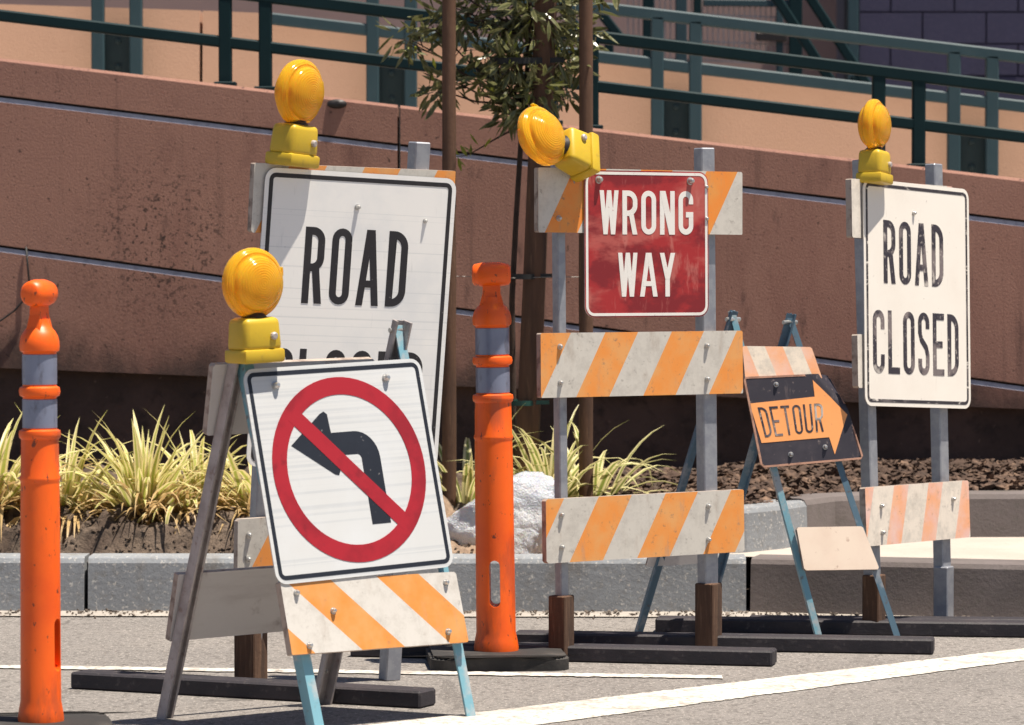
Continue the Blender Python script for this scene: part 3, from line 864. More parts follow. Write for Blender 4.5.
# ---------------------------------------------------------------- barricade: WRONG WAY (middle)
fp = (gr(563, 661) + gr(708, 651)) / 2
fr = Frame(fp, 33, 1)
b = empty('barricade', Matrix.Translation(fp) @ Matrix.Rotation(R(33), 4, 'Z'), 'tall striped barricade carrying the red WRONG WAY sign', 'barricade', 'tall barricades on skids')
uL = fr.uv(562, 600).x; uR = fr.uv(708, 600).x
def P(fr, u, v, y=0): return fr.p + fr.t * u + fr.up * v + fr.n * y
upright(b, P(fr, uL, .0), P(fr, uL, fr.uv(563, 215).y), .026, .03, fr.n, 'galv')
upright(b, P(fr, uR, .0), P(fr, uR, fr.uv(708, 148).y), .044, .04, fr.n, 'galv')
stub(b, P(fr, uL - .004, 0), 62, .175); stub(b, P(fr, uR, 0), 62, .185, .06, .055)
skid(b, gr(350, 657), gr(772, 667))
skid(b, gr(513, 648), gr(933, 655))
sm_top = stripe_mat('stripes_upper_rail', .216, -.56, .23, .48, orange=(.80, .24, .03), wear=.7, seed=1)
sm_mid = stripe_mat('stripes_middle_board', .216, -.56, .787, .49, wear=.65, seed=4)
sm_low = stripe_mat('stripes_lower_board', .216, -.56, .93, .49, wear=.6, seed=7)
bl = lambda u, c, vs: [(u - c, v) for v in vs]
c = (.03, 1.215); board(b, fr, rect(c, .662, .170, .6), sm_top, bolts=bl(uL, c[0], (-.045,)) + [(uR - c[0], .04), (uR - c[0], -.045)], back='ply')
c = (.03, .783); board(b, fr, rect(c, .656, .170, .2), sm_mid, bolts=[(uL - c[0], .05), (uL - c[0], -.045), (uR - c[0], .045), (uR - c[0], -.045)])
c = (.036, .350); board(b, fr, rect(c, .644, .169, -.3), sm_low, bolts=[(uL - c[0], .04), (uL - c[0], -.045), (uR - c[0], .045), (uR - c[0], -.045)])
mm = fr.M(.044 + fr.slip(-.0445), 1.102, -.0445, .3)
sg = sign(b, mm, .402, .389, 'red', 'white_ink', .0075, .0035, .03, label='red WRONG WAY sign with white letters and dirty smears')
W_, H_ = .402, .389
lw = {'W': 1.25, 'A': 1.15}
link('lettering', text_bm('WRONG', -W_/2 + .12*W_, -W_/2 + .875*W_, H_/2 - .435*H_, H_/2 - .135*H_, .0145, -.0015, lw, .26), M['white_ink'], sg, mm)
link('lettering', text_bm('WAY', -W_/2 + .265*W_, -W_/2 + .725*W_, H_/2 - .86*H_, H_/2 - .56*H_, .0145, -.0015, lw, .16), M['white_ink'], sg, mm)
for bx in (-W_/2 + .045, W_/2 - .06): bolt(sg, mm @ Matrix.Translation((bx, -.0015, H_/2 - .025)), .0085, .016)
# its lamp has tipped over: lens to the left and towards the street
u_ = V((-.69, -.65, .32)).normalized(); m_ = V((.72, -.6, .34)); m_ = (m_ - u_ * m_.dot(u_)).normalized()
Ml = Matrix(((-m_).cross(u_), -m_, u_)).transposed().to_4x4()
cc = P(fr, *fr.uv(582, 156, -.065), -.065)
Ml.translation = cc - u_ * .02
warning_light(b, Ml, 'yellow lamp tipped over with its amber lens leaning to the left')
bm = BM(); bar(bm, cc - m_ * .0 + V((.0, .0, -.03)), P(fr, uL + .02, 1.25, -.02), .012, .012); link('lamp_bracket', bm, M['galv_rust'], b)

# ---------------------------------------------------------------- barricade: ROAD CLOSED (left, half hidden)
fp = (gr(250, 690) + gr(390, 680)) / 2
fr = Frame(fp, 33, -3.4)
b = empty('barricade', Matrix.Translation(fp) @ Matrix.Rotation(R(33), 4, 'Z'), 'barricade with the large ROAD CLOSED sign half hidden by the no left turn board', 'barricade', 'tall barricades on skids')
uL, uR = fr.uv(252, 650).x, fr.uv(390, 660).x
uLt, uRt = fr.uv(272, 250).x, fr.uv(419, 160).x
upright(b, P(fr, uL, 0), P(fr, uLt, fr.uv(272, 172).y), .035, .035, fr.n, 'galv')
upright(b, P(fr, uR, 0), P(fr, uRt, fr.uv(420, 142).y), .044, .04, fr.n, 'galv')
stub(b, P(fr, uL, 0), 62, .19, .065, .06)
skid(b, gr(70, 689), gr(420, 709))
q = fr.uv(254, 200); c = (q.x + .29, q.y)
s1 = stripe_mat('stripes_road_closed_rail', .216, -.56, .1, .49, wear=.6, seed=11)
board(b, fr, rect(c, .58, .17, 1.5), s1)
q = fr.uv(239, 545); c = (q.x + .26, q.y)
s2 = stripe_mat('stripes_road_closed_low', .216, -.56, .88, .49, wear=.6, seed=14)
board(b, fr, rect(c, .52, .15, -1.2), s2, bolts=[(-.23, .03), (-.23, -.03)])
mm = fr.M(.064 + fr.slip(-.046), .919, -.046, 2.6)
W_, H_ = .552, .735
sg = sign(b, mm, W_, H_, 'sheet', 'ink', .011, .012, .03, label='white ROAD CLOSED sign with crisp black letters')
L_ = lambda f: -W_/2 + f * W_
Z_ = lambda f: H_/2 - f * H_
link('lettering', text_bm('ROAD', L_(.225), L_(.765), Z_(.447), Z_(.19), .0195, -.0015, {'A': 1.15}, .36), M['ink'], sg, mm)
link('lettering', text_bm('CLOSED', L_(.10), L_(.885), Z_(.85), Z_(.60), .019, -.0015, {}, .34), M['ink'], sg, mm)
bolt(sg, mm @ Matrix.Translation((-.01, -.0015, H_/2 - .085)), .006, .014); bolt(sg, mm @ Matrix.Translation((.19, -.0015, H_/2 - .11)), .005, .009)
Ml = fr.M(*fr.uv(292, 164, -.052), -.052, 5) @ Matrix.Rotation(R(21), 4, 'Z')
warning_light(b, Ml, 'yellow lamp with amber lens above the left ROAD CLOSED sign', 1.0)

# ---------------------------------------------------------------- barricade: ROAD CLOSED (right)
fp = (gr(873, 633) + gr(942, 627)) / 2
fr = Frame(fp, 51, 2.8)
b = empty('barricade', Matrix.Translation(fp) @ Matrix.Rotation(R(51), 4, 'Z'), 'barricade with the faded ROAD CLOSED sign in full view', 'barricade', 'tall barricades on skids')
uL, uR = fr.uv(871, 560).x, fr.uv(941, 560).x
uLt, uRt = fr.uv(864, 250).x, fr.uv(935, 200).x
upright(b, P(fr, uL, .0), P(fr, uLt, fr.uv(863, 160).y), .04, .035, fr.n, 'galv')
upright(b, P(fr, uR, .0), P(fr, uRt, fr.uv(934, 164).y), .044, .035, fr.n, 'galv')
stub(b, P(fr, uL, 0), 62, .17, .056, .05)
stub(b, P(fr, uR, 0), 62, .17, .05, .045, mat='galv')
skid(b, gr(655, 633), gr(1091, 639))
skid(b, gr(749, 628), gr(1134, 631), h=.03)
q1, q2 = fr.uv(864, 516), fr.uv(967, 508)
c = ((q1.x + q2.x) / 2, (q1.y + q2.y) / 2)
s3 = stripe_mat('stripes_faded_low', .178, -.3, .815, .42, white=(.74, .66, .57), orange=(.80, .36, .18), wear=.55, fade=.35, seed=21)
board(b, fr, rect(c, abs(q2.x - q1.x), .165, .6), s3, bolts=[(-.19, .03), (-.19, -.045), (.18, .03)])
s4 = stripe_mat('stripes_faded_rail', .2, -.3, .95, .45, white=(.70, .64, .57), orange=(.78, .36, .18), wear=.6, fade=.3, seed=24)
q = fr.uv(850, 212); board(b, fr, rect((q.x + .26, q.y), .52, .165, 2), s4)
q = fr.uv(856, 364); board(b, fr, rect((q.x + .245, q.y), .49, .15, 2), s4)
W_, H_ = .545, .638
cu = fr.uv(917.5, 295.5, -.047)
mm = fr.M(cu.x, cu.y, -.047, 2.9)
cu = fr.uv(917.5, 295.5) 
sg = sign(b, mm, W_, H_, 'sheet_old', 'ink_flaky', .009, .011, .03, label='white ROAD CLOSED sign with faded patchy letters and flaking border')
link('lettering', text_bm('ROAD', L_(.18), L_(.745), H_/2 - .455*H_, H_/2 - .175*H_, .0195, -.0015, {'A': 1.15}, .32), M['ink_worn'], sg, mm)
link('lettering', text_bm('CLOSED', L_(.075), L_(.885), H_/2 - .855*H_, H_/2 - .575*H_, .0185, -.0015, {}, .32), M['ink_worn'], sg, mm)
bolt(sg, mm @ Matrix.Translation((-.02, -.0015, H_/2 - .085)), .006, .01)
Ml = fr.M(*fr.uv(874.5, 182, -.052), -.052, 4) @ Matrix.Rotation(R(14), 4, 'Z')
warning_light(b, Ml, 'yellow lamp with amber lens seen nearly edge-on above the right sign', .91)

# ---------------------------------------------------------------- A-frame: no left turn
def aframe(label, feet, apex, legmats, lw=.036, ld=.03):
    """feet: front left, front right, rear left, rear right on the ground; apex left, right"""
    c = sum(feet, V()) / 4
    root = empty('a_frame_barricade', V((c.x, c.y, 0)), label, 'barricade', 'folding A-frame barricades')
    for i, f in enumerate(feet):
        a = apex[i % 2]
        top = a + (a - f).normalized() * .012
        side = (feet[1] - feet[0]).normalized()
        off = (.012 if i > 1 else -.012)
        nrm = side.cross((a - f).normalized()).normalized()
        lw_ = lw; lw = lw if i > 1 else lw * .72
        bm = BM(); bar(bm, f, top, lw, .005, nrm)                       # two flanges of an angle section
        sgn = 1 if i % 2 == 0 else -1
        bk = 1 if i < 2 else -1
        x = nrm.cross((a - f).normalized())
        bar(bm, f + side * (-sgn * (lw/2 - .0025)) + nrm * (bk * ld / 2 * -1) * (1 if nrm.y < 0 else -1), top + side * (-sgn * (lw/2 - .0025)) + nrm * (bk * ld / 2 * -1) * (1 if nrm.y < 0 else -1), .005, ld, nrm)
        if i > 1 and lw > .03:
            for e_ in (-1, 1):
                q_ = x.normalized() * (e_ * (lw / 2 - .003)) + nrm * ((-1 if nrm.y > 0 else 1) * .008)
                bar(bm, f + q_, top + q_, .006, .014, nrm)
        o = link('leg', bm, M[legmats[i]], root)
        lw = lw_
        if lw > .03:
            zr = V((0, 0, 1)); fm = Matrix((side, nrm * (1 if nrm.y > 0 else -1), (a - f).normalized())).transposed().to_4x4()
            for tt in (.09, .16, .62):
                fm.translation = f.lerp(a, tt) - fm.col[1].to_3d() * .004
                if i > 1: bolt(o, fm, .005, .006)
    for a in apex:
        bm = BM(); tube(bm, [a - V((.02, .014, .012)), a + V((.02, .014, -.012))], .006, 8); link('hinge_bolt', bm, M['zinc'], root)
    return root

feet = [gr(320, 732), gr(471, 717), gr(163, 718), gr(318, 704)]
dl = (feet[0].y + feet[2].y) / 2; dr = (feet[1].y + feet[3].y) / 2
apex = [at(242, 332, dl), at(398, 325, dr)]
af = aframe('A-frame barricade with the no left turn sign, nearest the camera', feet, apex, ['blue_paint', 'blue_paint', 'galv_rust', 'galv_rust'])
# plane of the front legs
def leg_plane(feet, apex):
    f = Frame((feet[0] + feet[1]) / 2, 0, 0)
    t = ((feet[1] - feet[0]).normalized() + (apex[1] - apex[0]).normalized()).normalized()
    up = ((apex[0] + apex[1]) / 2 - f.p)
    up = (up - t * up.dot(t)).normalized()
    f.t, f.up = t, up; f.n = up.cross(t)
    return f
fr = leg_plane(feet, apex)
cs = [fr.uv(*p, -.03) for p in ((241, 367), (421, 361), (453, 572), (283, 579))]
cc = sum(cs, V((0, 0))) / 4
Wd = ((cs[1] - cs[0]).length + (cs[2] - cs[3]).length) / 2; Hd = ((cs[0] - cs[3]).length + (cs[1] - cs[2]).length) / 2
ang = math.degrees(math.atan2(cs[0].x + cs[1].x - cs[3].x - cs[2].x, cs[0].y + cs[1].y - cs[3].y - cs[2].y))
ang2 = math.degrees(math.atan2(-(cs[1].y - cs[0].y + cs[2].y - cs[3].y), cs[1].x - cs[0].x + cs[2].x - cs[3].x))
mm = fr.M(cc.x - .004, cc.y, -.03, (ang + ang2) / 2 - .8); Wd *= 1.02
sg = sign(af, mm, Wd, Hd, 'sheet_new', 'navy', .010, .009, .028, label='white no left turn sign with a red prohibition ring')
bm = BM()
ro, ri = .425 * Wd, .345 * Wd
plate(bm, arc(0, 0, ro, ro, 0, 354.375, 63), -.0015 - .0011, -.0011, [arc(0, 0, ri, ri, 0, 354.375, 63)])
d45 = .7071; hw = .037 * Wd; L = (ro + ri) / 2
pts = [(-L * d45 - hw * d45, L * d45 - hw * d45), (-L * d45 + hw * d45, L * d45 + hw * d45), (L * d45 + hw * d45, -L * d45 + hw * d45), (L * d45 - hw * d45, -L * d45 - hw * d45)]
plate(bm, pts, -.0015 - .0013, -.0011)
link('prohibition_ring', bm, M['red_ring'], sg, mm)
bm = BM()
k = Wd
path = [(.128 * k, -.258 * k), (.128 * k, .045 * k)] + arc(.053 * k, .045 * k, .075 * k, .075 * k, 0, 90, 8)[1:] + [(-.09 * k, .12 * k)]
plate(bm, stroke(path, .105 * k), -.0015 - .0006, -.0011)
plate(bm, [(-.302 * k, .128 * k), (-.118 * k, .262 * k), (-.095 * k, .272 * k), (-.078 * k, .258 * k), (-.074 * k, .19 * k), (-.058 * k, .05 * k), (-.055 * k, -.005 * k), (-.065 * k, -.022 * k), (-.085 * k, -.018 * k)], -.0015 - .00075, -.0011)
link('arrow_symbol', bm, M['navy'], sg, mm)
for bx in (-.335, .285): bolt(sg, mm @ Matrix.Translation((bx * Wd, -.0015, .415 * Hd)), .0085, .014)
q = [fr.uv(*p) for p in ((281, 583), (456, 573), (469, 643), (293, 656))]
s5 = stripe_mat('stripes_a_frame_low', .25, 1.08, .572, .48, white=(.60, .57, .53), orange=(.68, .245, .045), wear=.35, seed=31)
board(af, fr, q, s5, y=-.018, bolts=[(-.215, .06), (.215, .055), (.2, -.06), (-.2, -.062), (-.12, .012)])
# rear boards, seen from behind
frb = leg_plane([feet[2], feet[3]], apex)
q = [frb.uv(*p) for p in ((178, 576), (292, 566), (292, 634), (169, 643))]
q[1].x = q[0].x + .47; q[2].x = q[3].x + .475
q[1].y = q[0].y - .003; q[2].y = q[3].y
board(af, frb, q, 'ply', y=.018, th=.018, label='bare weathered board across the rear legs')
q = [frb.uv(*p) for p in ((213, 366), (262, 364), (262, 430), (206, 437))]
q[1].x = q[0].x + .46; q[2].x = q[3].x + .465; q[1].y = q[0].y; q[2].y = q[3].y
board(af, frb, q, 'ply', y=.018, th=.018)
Ml = Matrix.Translation(at(255, 360, (dl + apex[0].y) / 2 - .03)) @ Matrix.Rotation(R(40), 4, 'Z') @ Matrix.Rotation(R(-2), 4, 'Y')
warning_light(af, Ml, 'yellow lamp with round amber lens clamped to the left leg', 1.0)

# ---------------------------------------------------------------- A-frame: detour
feet = [gr(820, 640), gr(898, 641), gr(638, 634), gr(701, 636)]
dl = (feet[0].y + feet[2].y) / 2; dr = (feet[1].y + feet[3].y) / 2
apex = [at(733, 315, dl), at(790, 318, dr)]
# real frames are about .3 m wide: swing the far side back
for i in (1, 3): 
    px = (898, 641) if i == 1 else (701, 636)
    feet[i] = gr(px[0], px[1] - 2)
apex[1] = at(790, 318, dr + .10)
dt = aframe('A-frame barricade with the battered DETOUR arrow sign', feet, apex, ['blue_paint', 'blue_dark', 'blue_dark', 'blue_dark'], .024, .022)
fr = leg_plane(feet, apex)
qs = [fr.uv(*p, -.022) for p in ((743, 377), (836, 373), (864, 459), (761, 468))]
c0 = sum(qs, V((0, 0))) / 4
mm = fr.M(c0.x, c0.y, -.022)
def bil(u, v, y, sz=0):
    """point of the bent panel: u,v in 0..1 from the top left"""
    a = qs[0].lerp(qs[1], u).lerp(qs[3].lerp(qs[2], u), v) - c0
    bend = .06 * max(0, (u - .80) / .20 - v / .42)
    return V((a.x, y + bend, a.y))
def bentsheet(outline_uv, y0, y1, n=1, holes=()):
    bm = BM(); plate(bm, outline_uv, 0, 1, holes)
    bmesh.ops.subdivide_edges(bm, edges=bm.edges[:], cuts=2)
    for v in bm.verts: v.co = bil(v.co.x, v.co.z, y0 if v.co.y < .5 else y1)
    return bm
ol = [(x + .5, z + .5) for x, z in rrect(1, 1, .07, 4)]
n = 26
grid = []
bm = BM()
for yy in (-.0012, .0012):
    g = [[bm.verts.new(bil(max(0, min(1, i / n)), j / n, yy)) for j in range(n + 1)] for i in range(n + 1)]
    grid.append(g)
for s_, g in enumerate(grid):
    for i in range(n):
        for j in range(n):
            cut = [(0, 0), (0, n - 1), (n - 1, 0), (n - 1, n - 1)]
            if (i, j) in cut: continue
            bm.faces.new((g[i][j], g[i+1][j], g[i+1][j+1], g[i][j+1]))
bmesh.ops.delete(bm, geom=[v for v in bm.verts if not v.link_faces], context='VERTS')
dsg = link('sign_panel', bm, M['det_black'], dt, mm, smooth=60, recalc=False, label='scuffed black DETOUR sign with an orange arrow, bent at its top right corner')
fr_ol = []
e1 = .012
bm = bentsheet([(0.03, 0), (.97, 0), (1, .04), (1, .96), (.97, 1), (.03, 1), (0, .96), (0, .04)], -.0022, .0022, holes=[[(.02, .022), (.98, .022), (.98, .978), (.02, .978)]])
link('border', bm, M['det_edge'], dsg, mm)
def invbil(px, py):
    t_ = fr.uv(px, py, -.022); u, v = .5, .5
    for _ in range(30):
        p_ = qs[0].lerp(qs[1], u).lerp(qs[3].lerp(qs[2], u), v)
        du = (qs[1] - qs[0]).lerp(qs[2] - qs[3], v); dv_ = qs[3].lerp(qs[2], u) - qs[0].lerp(qs[1], u)
        e_ = t_ - p_; det = du.x * dv_.y - du.y * dv_.x
        u += (e_.x * dv_.y - e_.y * dv_.x) / det; v += (du.x * e_.y - du.y * e_.x) / det
    return (u, v)
arrow = [invbil(*p) for p in ((749.5, 403.6), (782, 400.2), (814.5, 396.7), (812.5, 380.1), (830, 397), (847, 414.6), (840.5, 435), (834.6, 454.5), (829, 437.3), (795, 440.2), (761.4, 443.1))]
bm = bentsheet(arrow, -.0022, -.0008); link('arrow_symbol', bm, M['orange_sign'], dsg, mm)
bm = BM()
tb = text_bm('DETOUR', 0, 1, 0, 1, .03, 0, {'E': .9, 'T': .9}, .3); tb.free()
lt = [invbil(*p) for p in ((757.3, 407.5), (822.3, 403.2), (823.6, 431.5), (765, 437.5))]
lt = [V(p) for p in lt]
word = 'DETOUR'; x = 0; wd_ = 1 / (6 + 5 * .32); gp_ = wd_ * .32
for ch in word:
    for j, (o_, hs) in enumerate(glyph(ch, wd_, .42, .031)):
        sub = BM()
        f = lambda l: [tuple(lt[0].lerp(lt[1], px + x).lerp(lt[3].lerp(lt[2], px + x), 1 - pz / .42)) for px, pz in l]
        plate(sub, f(o_), 0, 1, [f(h) for h in hs])
        for v in sub.verts: v.co = bil(v.co.x, v.co.z, (-.0029 - .00012 * j) if v.co.y < .5 else -.0016)
        me = bpy.data.meshes.new('t'); sub.to_mesh(me); sub.free(); bm.from_mesh(me); bpy.data.meshes.remove(me)
    x += wd_ + gp_
link('lettering', bm, M['ink_worn'], dsg, mm)
for u, v in ((.33, .1), (.31, .88), (.66, .83)): bolt(dsg, mm @ Matrix.Translation(bil(u, v, -.001)), .006, .01)
q = [fr.uv(*p) for p in ((742, 347), (811, 348), (822, 380), (745, 381))]
s6 = stripe_mat('stripes_detour_top', .105, .4, .25, .5, white=(.78, .68, .56), orange=(.82, .36, .16), wear=.3, fade=.4, seed=41)
board(dt, fr, q, s6, y=-.012, th=.014)
q = [fr.uv(*p) for p in ((796, 528), (862, 527), (879, 570), (804, 571))]
faded = material('faded_pink_board', (.80, .66, .54), .7, layers=[(8, .45, .7, (.72, .56, .45), .7), (50, .6, .7, (.4, .24, .17), .6), (16, .55, .72, (.8, .64, .52), .6)])
board(dt, fr, q, faded, y=-.012, th=.016, label='sun-faded pinkish plain board near the feet')
frb = leg_plane([feet[2], feet[3]], apex)
q = [frb.uv(*p) for p in ((650, 553), (704, 550), (700, 564), (646, 567))]
board(dt, frb, q, 'ply', y=.012, th=.014)

# ---------------------------------------------------------------- delineator posts
def delineator(base, yaw, label, h=1.055, seed=0, base_yaw=0, base_size=(.36, .36), lean=0, scale=(1, 1, 1)):
    root = empty('delineator_post', V((base.x, base.y, 0)), label, 'post', 'orange delineator posts')
    Mr = Matrix.Translation((base.x, base.y, 0)) @ Matrix.Rotation(R(lean), 4, 'Y') @ Matrix.Rotation(R(yaw), 4, 'Z') @ Matrix.Diagonal((*scale, 1))
    sc = 1.0
    prof = [(0, .03), (.058, .03), (.059, .045), (.056, .065), (.052, .085), (.051, .30), (.0505, .50), (.0495, .585), (.0495, .59), (.0515, .595), (.0515, .600), (.049, .606),
            (.048, .688), (.0525, .692), (.054, .700), (.0525, .708), (.0435, .712), (.043, .782), (.0435, .785), (.051, .789), (.053, .798), (.051, .807), (.0435, .811), (.043, .886),
            (.0435, .888), (.050, .892), (.0515, .902), (.0505, .914), (.047, .926), (.040, .937), (.031, .946), (.0245, .955), (.023, .965), (0, .966)]
    bm = BM(); lathe(bm, prof, 40)
    body = link('tube', bm, M['post_orange'], root, Mr, smooth=40)
    # the slot through the foot of the tube
    cb = BM()
    plate(cb, arc(0, .262, .014, .014, 0, 180, 8) + arc(0, .168, .014, .014, 180, 360, 8), -.2, .2)
    bmesh.ops.recalc_face_normals(cb, faces=cb.faces[:])
    cm = bpy.data.meshes.new('cut'); cb.to_mesh(cm); cb.free()
    co_ = bpy.data.objects.new('cut', cm); COL.objects.link(co_); co_.matrix_basis = Mr
    md = body.modifiers.new('slot', 'BOOLEAN'); md.object = co_; md.operation = 'DIFFERENCE'; md.solver = 'EXACT'
    bpy.context.view_layer.update()
    dg = bpy.context.evaluated_depsgraph_get()
    nm = bpy.data.meshes.new_from_object(body.evaluated_get(dg))
    body.modifiers.clear(); old = body.data; body.data = nm
    if not nm.materials: nm.materials.append(M['post_orange'])
    bpy.data.objects.remove(co_); bpy.data.meshes.remove(cm); bpy.data.meshes.remove(old); nm.name = 'tube'
    # moulded handle: a web that narrows into a cross bar
    bm = BM()
    ht = h - .06
    for z0, z1, w0, w1, d0, d1 in ((ht - .075, ht - .02, .075, .046, .046, .03), (ht - .02, ht + .035, .046, .044, .03, .026)):
        vs = [bm.verts.new(p) for p in ((-w0/2, -d0/2, z0), (w0/2, -d0/2, z0), (w0/2, d0/2, z0), (-w0/2, d0/2, z0), (-w1/2, -d1/2, z1), (w1/2, -d1/2, z1), (w1/2, d1/2, z1), (-w1/2, d1/2, z1))]
        for f in ((0, 1, 5, 4), (1, 2, 6, 5), (2, 3, 7, 6), (3, 0, 4, 7), (4, 5, 6, 7), (3, 2, 1, 0)): bm.faces.new([vs[i] for i in f])
    zc = h - .0315
    pr = [(-.051, 0), (-.050, .022), (-.045, .029), (-.02, .034), (.02, .034), (.045, .029), (.050, .022), (.051, 0)]
    n = 20; rings = []
    for x, r in pr:
        if r == 0: rings.append([bm.verts.new((x, 0, zc))]); continue
        rings.append([bm.verts.new((x, r * math.cos(a), zc + r * .95 * math.sin(a))) for a in [2*math.pi*i/n for i in range(n)]])
    for a, b_ in zip(rings, rings[1:]):
        for i in range(n):
            j = (i + 1) % n
            if len(a) == 1: bm.faces.new((a[0], b_[i], b_[j]))
            elif len(b_) == 1: bm.faces.new((a[i], a[j], b_[0]))
            else: bm.faces.new((a[i], a[j], b_[j], b_[i]))
    link('handle', bm, M['post_orange'], root, Mr, smooth=50)
    for sx in (-1, 0, 1):
        bm = BM()
        lathe(bm, [(.0045, -.0325 if sx == 0 else -.029), (.0045, 0), (0, 0)], 10, 'Y', Matrix.Translation((sx * .04, 0, zc)))
        link('handle_hole', bm, M['dark_metal'], root, Mr)
    for z0, z1 in ((.714, .781), (.814, .884)):
        bm = BM(); lathe(bm, [(.0438, z0 * sc), (.0447, z0 * sc + .001), (.0447, z1 * sc - .001), (.0438, z1 * sc)], 40)
        link('reflective_band', bm, M['band'], root, Mr, smooth=40)
    bm = BM(); bx_, by_ = base_size
    plate(bm, rrect(bx_, by_, .05, 6), 0, .036)
    bmesh.ops.bevel(bm, geom=[e for e in bm.edges if all(abs(v.co.y - .036) < 1e-5 for v in e.verts) and len(e.link_faces) == 2 and any(abs(f.normal.y) < .5 for f in e.link_faces)], offset=.008, segments=2, affect='EDGES')
    link('rubber_base', bm, M['rubber'], root, Matrix.Translation((base.x, base.y, .001)) @ Matrix.Rotation(R(base_yaw), 4, 'Z') @ Matrix.Rotation(R(90), 4, 'X') @ Matrix.Translation((0, 0, 0)), smooth=40)
    return root
delineator(gr(496.5, 664), -2, 'orange delineator post beside the WRONG WAY barricade, with its T handle seen broadside', 1.055, base_yaw=4, lean=-.75)
delineator(gr(41, 737), 66, 'orange delineator post at the left edge, with its handle seen end-on', 1.055, base_yaw=10, base_size=(.32, .32), scale=(.88, .88, .975))

# ---------------------------------------------------------------- planting
def add_blade(bm, uvl, p, azim, length, width, lift, droop, rnd, segs=7):
    d = V((math.cos(azim), math.sin(azim), 0)); side = V((-d.y, d.x, 0))
    ang = lift; q = V(p); rows = []
    st = length / segs; tw = rnd.uniform(-.5, .5)
    for i in range(segs + 1):
        t = i / segs
        wv = width * (.55 + .9 * t) if t < .3 else width * .82 * max(0.03, (1 - ((t - .3) / .7) ** 1.7)) + 0
        s2 = (side * math.cos(tw * t) + V((0, 0, 1)) * math.sin(tw * t)) * wv / 2
        up = V((0, 0, 1)) * wv * .16
        rows.append([bm.verts.new(q - s2 + up), bm.verts.new(q), bm.verts.new(q + s2 + up)])
        q = q + (d * math.cos(ang) + V((0, 0, 1)) * math.sin(ang)) * st
        ang -= droop * (.4 + 1.4 * t) / segs
    for a, b_ in zip(rows, rows[1:]):
        for i in (0, 1):
            f = bm.faces.new((a[i], a[i+1], b_[i+1], b_[i]))
            for lp, u in zip(f.loops, (i / 2, (i + 1) / 2, (i + 1) / 2, i / 2)): lp[uvl].uv = (u, 0)

def flax(px, d, n, size, label, mat='blade', seed=0, dry=0, width=.026, lift=(.35, 1.5), droop=(.6, 2.6)):
    x = (px - 512) / F * d
    p = V((x, d, soil_h(x, d) - .02))
    rnd = random.Random(seed)
    root = empty('flax_plant', p, label, 'plant', 'clumps of variegated flax in the bed')
    bm = BM(); uvl = bm.loops.layers.uv.new('UVMap')
    for _ in range(n):
        a = rnd.uniform(0, 2 * math.pi); li = rnd.uniform(*lift)
        o = V((math.cos(a), math.sin(a), 0)) * rnd.uniform(0, .06)
        add_blade(bm, uvl, o, a + rnd.uniform(-.4, .4), size * rnd.uniform(.5, 1.1), width * rnd.uniform(.7, 1.5), li, (rnd.uniform(*droop) + (1.6 if rnd.random() < .16 else 0)) * (1.35 - .35 * li), rnd)
    link('leaves', bm, M[mat], root, Matrix.Translation(p), recalc=False, smooth=179)
    if dry:
        bm = BM(); uvl = bm.loops.layers.uv.new('UVMap')
        for _ in range(dry):
            a = rnd.uniform(0, 2 * math.pi)
            add_blade(bm, uvl, V((math.cos(a), math.sin(a), 0)) * rnd.uniform(0, .1), a + rnd.uniform(-.8, .8), size * rnd.uniform(.45, 1.05), width * .55, rnd.uniform(.15, .9), rnd.uniform(.8, 2.2), rnd, 6)
        link('dry_leaves', bm, M['straw'], root, Matrix.Translation(p), recalc=False, smooth=179)
    return root
flax(-8, 12.45, 66, .38, 'pale flax clump cut off by the left edge of the photo, behind the orange post', seed=1, dry=110)
flax(66, 12.5, 60, .36, 'dry straw-filled flax clump just right of the left orange post', seed=2, dry=140)
flax(142, 12.42, 110, .39, 'largest pale yellow flax clump, between the left orange post and the A-frame', seed=3, dry=80, lift=(.6, 1.5), droop=(.4, 1.7))
flax(198, 12.62, 74, .37, 'flax clump directly behind the rear legs of the no left turn A-frame', seed=4, dry=110)
flax(258, 12.42, 64, .34, 'low straw-coloured flax clump under the left edge of the no left turn sign', seed=5, dry=140)
flax(185, 12.4, 46, .27, 'small dry flax tuft at the soil edge beside the rear leg of the A-frame', seed=9, dry=120, lift=(.2, 1.2))
flax(466, 12.7, 40, .46, 'flax clump with arching cream leaves between the ROAD CLOSED sign and the orange post', 'blade_green', seed=6, width=.027, lift=(.7, 1.45), droop=(.7, 2.2))
flax(551, 12.7, 64, .42, 'upright cream-edged flax clump beside the tree trunk', 'blade_green', seed=7, width=.027, lift=(.7, 1.45), droop=(.6, 1.8))
flax(592, 12.8, 46, .42, 'spreading flax clump behind the left post of the WRONG WAY barricade', 'blade_green', seed=8, width=.026, lift=(.4, 1.2), droop=(.8, 1.8))
# lone tall grass stalks against the wall
p = at(150, 470, 13.1)
bm = BM(); uvl = bm.loops.layers.uv.new('UVMap'); rnd = random.Random(5)
add_blade(bm, uvl, (0, 0, 0), .15, .40, .011, 1.05, .55, rnd, 9); add_blade(bm, uvl, (.02, 0, 0), .2, .30, .010, .95, .9, rnd, 9); add_blade(bm, uvl, (-.01, .02, 0), 2.6, .24, .010, 1.2, .5, rnd, 8)
o = link('tall_grass', bm, M['blade_green'], None, Matrix.Translation((p.x, 13.1, soil_h(p.x, 13.1))), recalc=False, smooth=179)
tag(o, 'thin tall green grass stalk leaning right against the wall', 'grass')

